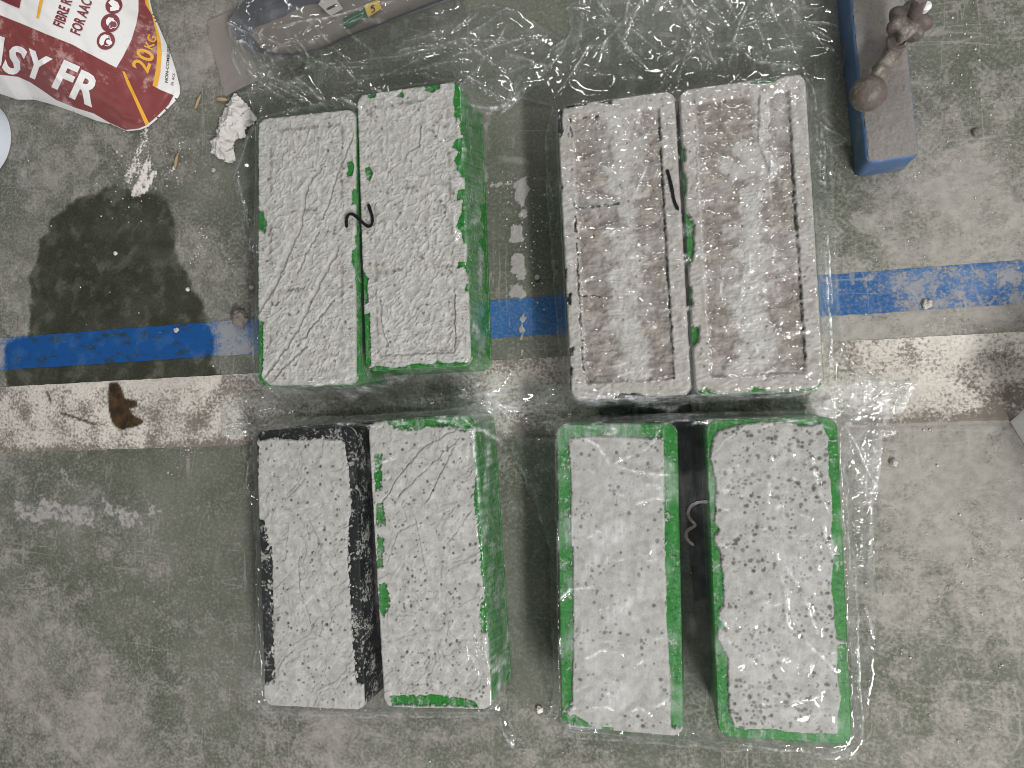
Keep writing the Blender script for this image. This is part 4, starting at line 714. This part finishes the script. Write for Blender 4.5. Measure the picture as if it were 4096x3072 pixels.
for (c, r_, blobs, lines) in PIC:
    conform('pictogram', bm_poly((circle_pts(c[0], c[1], r_, 36, 1.07, .9), ZB)), .8, MAT['print_maroon'], step=8)
    conform('pictogram', bm_poly(*[(b, ZB) for b in blobs]), 1.15, MAT['print_white'], step=8)
    for l in lines:
        q = np.array(l, float); qs = []
        for a, b in zip(q[:-1], q[1:]): d = (b - a) / np.linalg.norm(b - a); nn = np.array([-d[1], d[0]]) * 2.6; qs.append(([tuple(a - nn), tuple(b - nn), tuple(b + nn), tuple(a + nn)], ZB))
        conform('pictogram', bm_poly(*qs), 1.2, MAT['print_white'], step=8)
# ------------------------------------------------------------------ white pot at the left edge
def lathe(name, prof, n=48):
    return loops_mesh(name, [np.array([(r * math.cos(2 * math.pi * i / n), r * math.sin(2 * math.pi * i / n), z) for i in range(n)]) for r, z in prof], True, True)
ex_, ey_ = P(105 / 2.0733, 1148 / 2.0733, 0.0); pot = thing('white_pot', ((ex_ - 47.5) * MM, ey_ * MM, 0), 'round white plastic pot cut off by the left edge below the bag', 'pot')
auto_smooth(link('pot_body', lathe('pot_body', [(46, .5), (47.5, 2), (47.5, 96), (46.5, 98)]), MAT['white_plastic'], pot)); auto_smooth(link('pot_lid', lathe('pot_lid', [(48.5, 94), (49, 95), (49, 104), (48, 106), (44, 106.5), (43, 105), (2, 105)]), MAT['white_plastic'], pot))
# ------------------------------------------------------------------ white card box at the right edge
b0 = np.array(poly([(1548, 1450)], *ZR, 0.0)[0]); b1 = np.array(poly([(1700, 1318)], *ZR, 0.0)[0]); b2 = np.array(poly([(1640, 1600)], *ZR, 0.0)[0])
e1 = (b1 - b0) / np.linalg.norm(b1 - b0) * 70; e2 = (b2 - b0) / np.linalg.norm(b2 - b0) * 90
box = thing('white_box', (b0[0] * MM, b0[1] * MM, 0), 'plain white cardboard box whose corner enters at the right edge', 'box')
rg = [np.array([(*o, z) for o in (np.zeros(2), e2, e1 + e2, e1)]) for z in (.5, 78, 80)]; c_ = (e1 + e2) / 2
rg[2][:, :2] = c_ + (rg[2][:, :2] - c_) * .985; rg.append(np.c_[c_ + (rg[2][:, :2] - c_) * .96, np.full(4, 79.2)])
bo = link('box_body', loops_mesh('box_body', rg, True, True), MAT['white_card'], box, smooth=False)
# ------------------------------------------------------------------ blue steel beam and its clamp
ZK = (3.606, 3350, 0); Z4 = (1.8438, 3200, 0); BH = 38.0
q = poly([(497, 1200), (882, 1178), (780, 0), (370, 0)], *Z4, BH); d1 = q[3] - q[0]; d1 /= np.linalg.norm(d1); w_ = np.array([d1[1], -d1[0]]); wd = np.dot(q[1] - q[0], w_); o0 = q[0]
beam = thing('steel_beam', (o0[0] * MM, o0[1] * MM, 0), 'dusty blue painted steel beam lying at the upper right', 'steel beam')
def bq(a, b, z): return np.r_[d1 * a + w_ * b, z]
def bring(i, z, j=0): return np.array([bq(-i + j, -i, z), bq(-i + j, wd + i, z), bq(430, wd + i, z), bq(430, -i, z)])
def rr(i, z, rad=5, n=5):
    pts = []; x0_, x1_, y0_, y1_ = -i, 430, -i, wd + i
    for (a, b, s0) in ((x0_ + rad, y0_ + rad, 180), (x1_, y0_, None), (x1_, y1_, None), (x0_ + rad, y1_ - rad, 90)):
        if s0 is None: pts.append(bq(a, b, z))
        else:
            for k in range(n): t = math.radians(s0 + 90 * k / (n - 1)) if s0 == 180 else math.radians(90 + 90 * k / (n - 1)); pts.append(bq(a + rad * math.cos(t), b + rad * math.sin(t), z))
    # order: start corner, right far, left far, other corner
    return np.array(pts)
auto_smooth(link('beam_body', loops_mesh('beam_body', [rr(0, .5), rr(0.6, 3), rr(.6, BH - 3), rr(.2, BH - 1), rr(-1.2, BH - .2), rr(-2.5, BH)], True, True), MAT['blue_steel'], beam), 50)
na, nb = 200, 44
Aa, Bb = np.meshgrid(np.linspace(1.0, 400, na), np.linspace(1.2, wd - .6, nb)); xy = Aa[..., None] * d1 + Bb[..., None] * w_
ed = np.minimum(np.minimum(Aa, Bb - 1.0 + 2 * fbm(Aa, Bb, 26, 3, 3)), wd - Bb) + 1.6 * fbm(Aa, Bb, 12, 8, 4)
zz_ = BH + np.where(ed > 0, .25 + .55 * sstep(0, 6, ed) + .45 * fbm(Aa, Bb, 7, 4, 4) * sstep(0, 5, ed) + .9 * np.clip(fbm(Aa, Bb, 3.5, 6, 2) - .42, 0, 1) * 3, -1.0)
link('dust_layer', grid_mesh('dust_layer', xy[..., 0], xy[..., 1], zz_), MAT['steel_dust'], beam)
clamp = thing('clamp_lever', tuple(np.r_[poly([(870, 620)], *ZK, 50.0)[0], BH] * MM), 'rusty clamp lever with a ball end and lobed nut on the blue beam', 'clamp')
def K3(x, y, z): return np.r_[poly([(x, y)], *ZK, z)[0], z]
bm = bmesh.new(); bmesh.ops.create_uvsphere(bm, u_segments=32, v_segments=20, radius=13.4 * MM); pb = K3(440, 1350, 56)
for v in bm.verts: v.co += v.normal * .0004 * random.random(); v.co += Vector(tuple(pb * MM))
under(link('ball_knob', bm_mesh('ball_knob', bm), MAT['rust']), clamp)
def put(name, me, mat, sm=40): o = link(name, me, mat); auto_smooth(o, sm); return under(o, clamp)
p2 = K3(900, 560, 54); put('lever_rod', tube_mesh('lever_rod', [pb, pb + (p2 - pb) * .3, pb + (p2 - pb) * .62, p2], [6.4, 6.4, 6.0, 5.6], 20), MAT['bare_steel'])
lug = poly([(520, 950), (640, 770), (720, 600), (820, 470), (1010, 560), (990, 660), (880, 860), (790, 1000), (690, 1085), (600, 1090)], *ZK, 45.0)
put('clamp_lug', loops_mesh('clamp_lug', [np.c_[lug, np.full(len(lug), z)] for z in (BH + .5, 46.0)] + [np.c_[lug.mean(0) + (lug - lug.mean(0)) * .95, np.full(len(lug), 47.0)]], True, True), MAT['bare_steel'])
def disc(name, c, axis, prof, lob=0, amp=0, n=56):
    ax = np.array(axis, float); ax /= np.linalg.norm(ax); a = np.cross(ax, (1, 0, 0)); a /= np.linalg.norm(a); b = np.cross(ax, a)
    return loops_mesh(name, [np.array([c + ax * h + r * (1 + amp * math.cos(lob * 2 * math.pi * i / n) + .012 * math.sin(5.3 * i + h)) * (math.cos(2 * math.pi * i / n) * a + math.sin(2 * math.pi * i / n) * b) for i in range(n)]) for r, h in prof], True, True)
axis = (.10, .16, 1)
put('washer', disc('washer', K3(860, 615, 58), axis, [(8.6, 0), (8.6, 3), (8.2, 3.6), (5.2, 3.6), (5.0, 2.0)]), MAT['bare_steel'])
put('stud', disc('stud', K3(865, 600, 50), axis, [(4.0, 0), (4.0, 16), (3.4, 17)]), MAT['bare_steel'])
put('lobed_nut', disc('lobed_nut', K3(1010, 355, 76), axis, [(9, -8), (11, -6), (12.6, -3), (14.2, 0), (14.8, 3), (14.4, 6), (12.6, 8.6), (9, 10), (4, 10.6)], 7, .13), MAT['rust'], 60)
put('screw_stem', tube_mesh('screw_stem', [K3(1120, 190, 88), K3(1180, 20, 104), K3(1215, -60, 112)], [5, 5, 5], 16), MAT['rust'])
put('screw_tip', tube_mesh('screw_tip', [K3(1250, 150, 92), K3(1285, 85, 98), K3(1300, 45, 100)], [2.6, 3.6, 2.4], 14), MAT['white_card'])
# ------------------------------------------------------------------ grey tray, its labels, and the flat sheet beside it
ANG = np.linspace(0, 1, 120)
to = smoothp(resample([(250,250),(265,190),(350,95),(560,-80),(2400,-600),(2900,-60),(2060,235),(1600,405),(1260,575),(800,640),(520,600),(330,440)], 120), 1)
ti = smoothp(resample([(525,335),(560,300),(860,190),(1110,52),(1300,38),(2200,-420),(2700,-60),(2030,215),(1580,385),(1250,548),(800,600),(640,540),(530,420)], 120), 1)
tmid = to * .45 + ti * .55
tray = thing('plastic_tray', tuple(np.r_[poly([(700, 250)], *ZT, 0.0)[0], 0] * MM), 'dark grey plastic tray with stuck labels, under film at the top', 'tray')
ring = lambda p, z, f=1.0: np.c_[poly(p, *ZT, z), np.full(len(p), z)]
o = under(link('tray_body', loops_mesh('tray_body', [ring(to, .6), ring(to, 12), ring(to * .97 + ti * .03, 14), ring(to * .52 + ti * .48, 15.5), ring(to * .48 + ti * .52, 17), ring(to * .44 + ti * .56, 15.2), ring(to * .1 + ti * .9, 7.5), ring(ti, 5)], True, False), MAT['grey_plastic']), tray); auto_smooth(o, 40)
o = under(link('tray_floor', loops_mesh('tray_floor', [ring(ti, 5.2), ring(ti * .97 + ti.mean(0) * .03, 4.2), ring(ti * .5 + ti.mean(0) * .5, 4.2)], False, True), MAT['tray_mud']), tray)
under(link('screw', disc('screw', np.r_[poly([(455, 125)], *ZT, 14.0)[0], 14.4], (0, 0, 1), [(2.6, -1), (2.6, .6), (1.6, 1.4), (1.3, .6)], n=20), MAT['rust']), tray)
def flat(name, pts, z, mat, zz=ZT, th=.5, par=tray):
    p = poly(pts, *zz, z); return under(link(name, loops_mesh(name, [np.c_[p, np.full(len(p), z - th)], np.c_[p, np.full(len(p), z)]], True, True), mat, smooth=False), par)
flat('white_label', [(1252, 45), (1300, -20), (1440, -30), (1525, 95), (1400, 170), (1370, 160)], 9.0, MAT['label_white'])
gl = flat('green_label', [(1530, 200), (1770, 85), (1820, 160), (1600, 300), (1540, 290)], 6.0, MAT['label_green'])
yl = flat('yellow_label', [(1755, 60), (1915, -8), (1952, 90), (1803, 188)], 6.8, MAT['label_yellow'])
fm = lambda px, py, dz: np.stack([*P(px, py, 18.8), np.full(np.shape(px), 18.9)], -1)
def flat_stroke(pts, w, z, mat, par, zz=ZT):
    return under(link('pen_stroke', ribbon('pen_stroke', poly(pts, *zz, z), w, lambda x, y: np.full(x.shape, z), .1), mat), tray)
flat_stroke([(1835, 75), (1870, 85), (1885, 110), (1870, 135), (1840, 140)], 1.3, 6.9, MAT['print_dark'], yl); flat_stroke([(1835, 75), (1825, 95), (1850, 100)], 1.2, 6.9, MAT['print_dark'], yl); flat_stroke([(1835, 72), (1880, 55)], 1.2, 6.9, MAT['print_dark'], yl)
flat_stroke([(1345, 105), (1400, 80), (1455, 50)], 2.6, 9.1, MAT['print_dark'], None)
for k in range(9):
    a = random.uniform(0, 6.28); x_, y_ = 1575 + 22 * k, 225 - 10.5 * k + random.uniform(-3, 3)
    flat_stroke([(x_ - 7, y_ + 5), (x_ + 4, y_ - 9)], 1.0, 6.1, MAT['label_pale'], gl); flat_stroke([(x_ - 8, y_ - 4), (x_ + 7, y_ + 2)], .9, 6.1, MAT['label_pale'], gl)
    if k < 7: flat_stroke([(x_ + 20, y_ + 32), (x_ + 34, y_ + 14)], 1.3, 6.1, MAT['label_pale'], gl); flat_stroke([(x_ + 18, y_ + 18), (x_ + 38, y_ + 26)], 1.1, 6.1, MAT['label_pale'], gl)
SH = poly([(30,235),(200,165),(350,95),(400,250),(450,440),(560,700),(600,890),(480,950),(340,1010),(232,1072),(190,960),(150,770),(95,600),(50,420)], *ZT, 1.5)
X, Y = np.meshgrid(np.arange(SH[:, 0].min(), SH[:, 0].max(), 2.0), np.arange(SH[:, 1].min(), SH[:, 1].max(), 2.0)); sd = sdpoly(X, Y, SH)
tag(link('plastic_sheet', grid_mesh('plastic_sheet', *snap(X, Y, sd, 2.0), 1.6 + 1.0 * fbm(X, Y, 40, 301, 3) + .8 * sstep(-9, 0, sd), sd < 1.4), MAT['sheet_grey']), 'flat stained grey plastic sheet left of the dark tray', 'plastic sheet')
# ------------------------------------------------------------------ crumpled paper
PA = poly([(1915,745),(1960,770),(2060,880),(2122,970),(2105,1010),(2040,1035),(2020,1130),(1938,1150),(1932,1280),(1922,1352),(1850,1340),(1720,1250),(1735,1150),(1775,1100),(1800,1000),(1850,900)], *ZB, 6.0)
X, Y = np.meshgrid(np.arange(PA[:, 0].min(), PA[:, 0].max(), .8), np.arange(PA[:, 1].min(), PA[:, 1].max(), .8)); sd = sdpoly(X, Y, PA) + .8 * perlin(X / 2.5, Y / 2.5, 5)
wx, wy = 3 * perlin(X / 9, Y / 9, 61), 3 * perlin(X / 9, Y / 9, 62)
zp = 2.5 + 8.5 * sstep(0, 14, -sd) + 4.2 * (.5 - np.abs(perlin((X + wx) / 11, (Y + wy) / 11, 63)) * 1.6) + 2.4 * (.5 - np.abs(perlin((X - wy) / 5.5, (Y + wx) / 5.5, 64)) * 1.6) + .5 * perlin(X / 1.8, Y / 1.8, 66)
tag(link('paper_scrap', grid_mesh('paper_scrap', X, Y, np.maximum(zp, .8), sd < 0), MAT['paper']), 'crumpled dirty white paper scrap on the floor beside the upper left moulds', 'paper scrap')
# ------------------------------------------------------------------ wood chips, crumbs, grit
for (a, b, w, lab) in (((1618, 905), (1670, 775), 3.2, 'thin tan wood sliver standing alone right of the bag'), ((1788, 822), (1890, 828), 4.6, 'tan wood sliver poking from under the crumpled paper'), ((1450, 1395), (1476, 1270), 3.4, 'brown wood sliver lying in white powder below the bag')):
    p, q_ = np.array(poly([a], *ZB, 2.0)[0]), np.array(poly([b], *ZB, 2.0)[0]); pts = [np.r_[p + (q_ - p) * t, 1.8 + .6 * math.sin(3 * t)] for t in np.linspace(0, 1, 7)]
    o = tag(link('wood_sliver', tube_mesh('wood_sliver', pts, [w * .5 * s for s in (.25, .75, 1, 1, .9, .6, .15)], 8), MAT['chip']), lab, 'wood chip', 'wood slivers on the floor')
def lump(r, seed, sq=.7, n=4):
    bm = bmesh.new(); bmesh.ops.create_icosphere(bm, subdivisions=n, radius=1); c = np.array([v.co[:] for v in bm.verts])
    d = 1 + .34 * perlin(c[:, 0] * 1.3 + c[:, 2], c[:, 1] * 1.3 - c[:, 2], seed) + .22 * perlin(c[:, 0] * 3 + c[:, 2] * 2, c[:, 1] * 3, seed + 1) + .13 * perlin(c[:, 0] * 7, c[:, 1] * 7 + c[:, 2] * 5, seed + 2)
    for v, k in zip(bm.verts, d): v.co *= k * r * MM; v.co.z *= sq
    return bm_mesh('crumb', bm)
for (x, y, r, mt, nm, lab) in ((520, 688, 8.5, 'crumb_dark', 'mortar_lump', 'big grey mortar lump against the left side of the upper left film'), (2003, 657, 3.6, 'crumb', 'pebble', 'round pale pebble on the worn blue line at the right'), (2110, 285, 3.0, 'crumb_dark', 'pebble', 'dark crumbly pebble on bare floor right of the blue beam'), (543, 622, 2.6, 'crumb', 'pebble', 'small pale pebble just above the big mortar lump'), (380, 713, 2.6, 'crumb', 'pebble', 'oblong pale pebble on the wet blue line'), (1300, 655, 2.0, 'crumb', 'pebble', 'pale pebble on the blue line between the upper moulds'), (1160, 600, 2.4, 'crumb', 'pebble', 'pebble beside the dried mortar streak between the upper moulds'), (1760, 1060, 2.5, 'crumb', 'pebble', ''), (1932, 1000, 3.0, 'crumb', 'pebble', 'pale pebble on floor just right of the lower right film'), (460, 367, 2.2, 'crumb', 'pebble', 'pale pebble at the lower tip of the paper scrap'), (404, 625, 2.0, 'grit', 'pebble', 'tiny white pebble at the right edge of the wet stain'), (248, 547, 2.0, 'grit', 'pebble', 'tiny white pebble in the middle of the wet stain'), (1165, 1534, 3.0, 'grit', 'pebble', 'white pebble between the lower two mould pairs near the bottom')):
    if not lab: continue
    X_, Y_ = PD(x, y, 2.0); o = tag(link(nm, lump(r, int(x)), MAT[mt]), lab, 'mortar lump' if nm == 'mortar_lump' else 'pebble', None if nm == 'mortar_lump' else 'pebbles scattered on the floor'); o.location = (X_ * MM, Y_ * MM, r * .5 * MM)
r = np.random.default_rng(77); base = bmesh.new(); bmesh.ops.create_icosphere(base, subdivisions=1, radius=1); bv = np.array([v.co[:] for v in base.verts]); bf = np.array([[v.index for v in f.verts] for f in base.faces]); base.free()
co, fc = [], []; nv = 0
CL = [(1340, 630, 40, 60), (300, 380, 40, 60), (1130, 480, 60, 50), (370, 1860, 90, 40), (420, 1870, 60, 30), (2000, 600, 300, 120)]
def addg(x, y, s):
    global nv
    v = bv * s * (.7 + .6 * r.random((len(bv), 1))) * [1, 1 * (.6 + .6 * r.random()), .6]; a = r.random() * 6.28; v = np.c_[v[:, 0] * math.cos(a) - v[:, 1] * math.sin(a), v[:, 0] * math.sin(a) + v[:, 1] * math.cos(a), v[:, 2]]
    co.append(v + [x, y, s * .4]); fc.append(bf + nv); nv += len(bv)
for i in range(900):
    px, py = r.random() * 2212, r.random() * 1659
    if r.random() < .45: px = 1800 + 412 * r.random()
    x, y = PD(px, py, 0); addg(x, y, .25 + .75 * r.random()**3)
for cx_, cy_, sx_, n in [(1150, 480, 45, 70), (1150, 620, 50, 30), (290, 390, 60, 90), (380, 340, 30, 30), (395, 1800 / KD, 40, 30), (430, 540, 20, 40), (2080, 120, 60, 20), (1100, 420, 40, 30)]:
    for i in range(n):
        x, y = PD(cx_ + sx_ * r.standard_normal() * .6, cy_ + sx_ * r.standard_normal() * .9, 0); addg(x, y, .3 + .9 * r.random()**2)
tag(link('grit', raw_mesh('grit', np.concatenate(co), np.concatenate(fc)), MAT['grit']), kind='stuff')
# ------------------------------------------------------------------ flat black strip on the floor in the gap between the lower right moulds
PL = polyD([(1290,866),(1490,868),(1500,905),(1530,910),(1534,1100),(1538,1288),(1500,1292),(1486,1150),(1472,960),(1462,912),(1300,908)], 3.0)
o = link('black_strip', loops_mesh('black_strip', [np.c_[PL, np.full(len(PL), z)] for z in (.6, 2.6)] + [np.c_[PL.mean(0) + (PL - PL.mean(0)) * .985, np.full(len(PL), 3.0)]], True, True), MAT['plate'], smooth=False)
tag(o, 'flat black strip on the floor in the gap beneath marker 3', 'plastic strip')
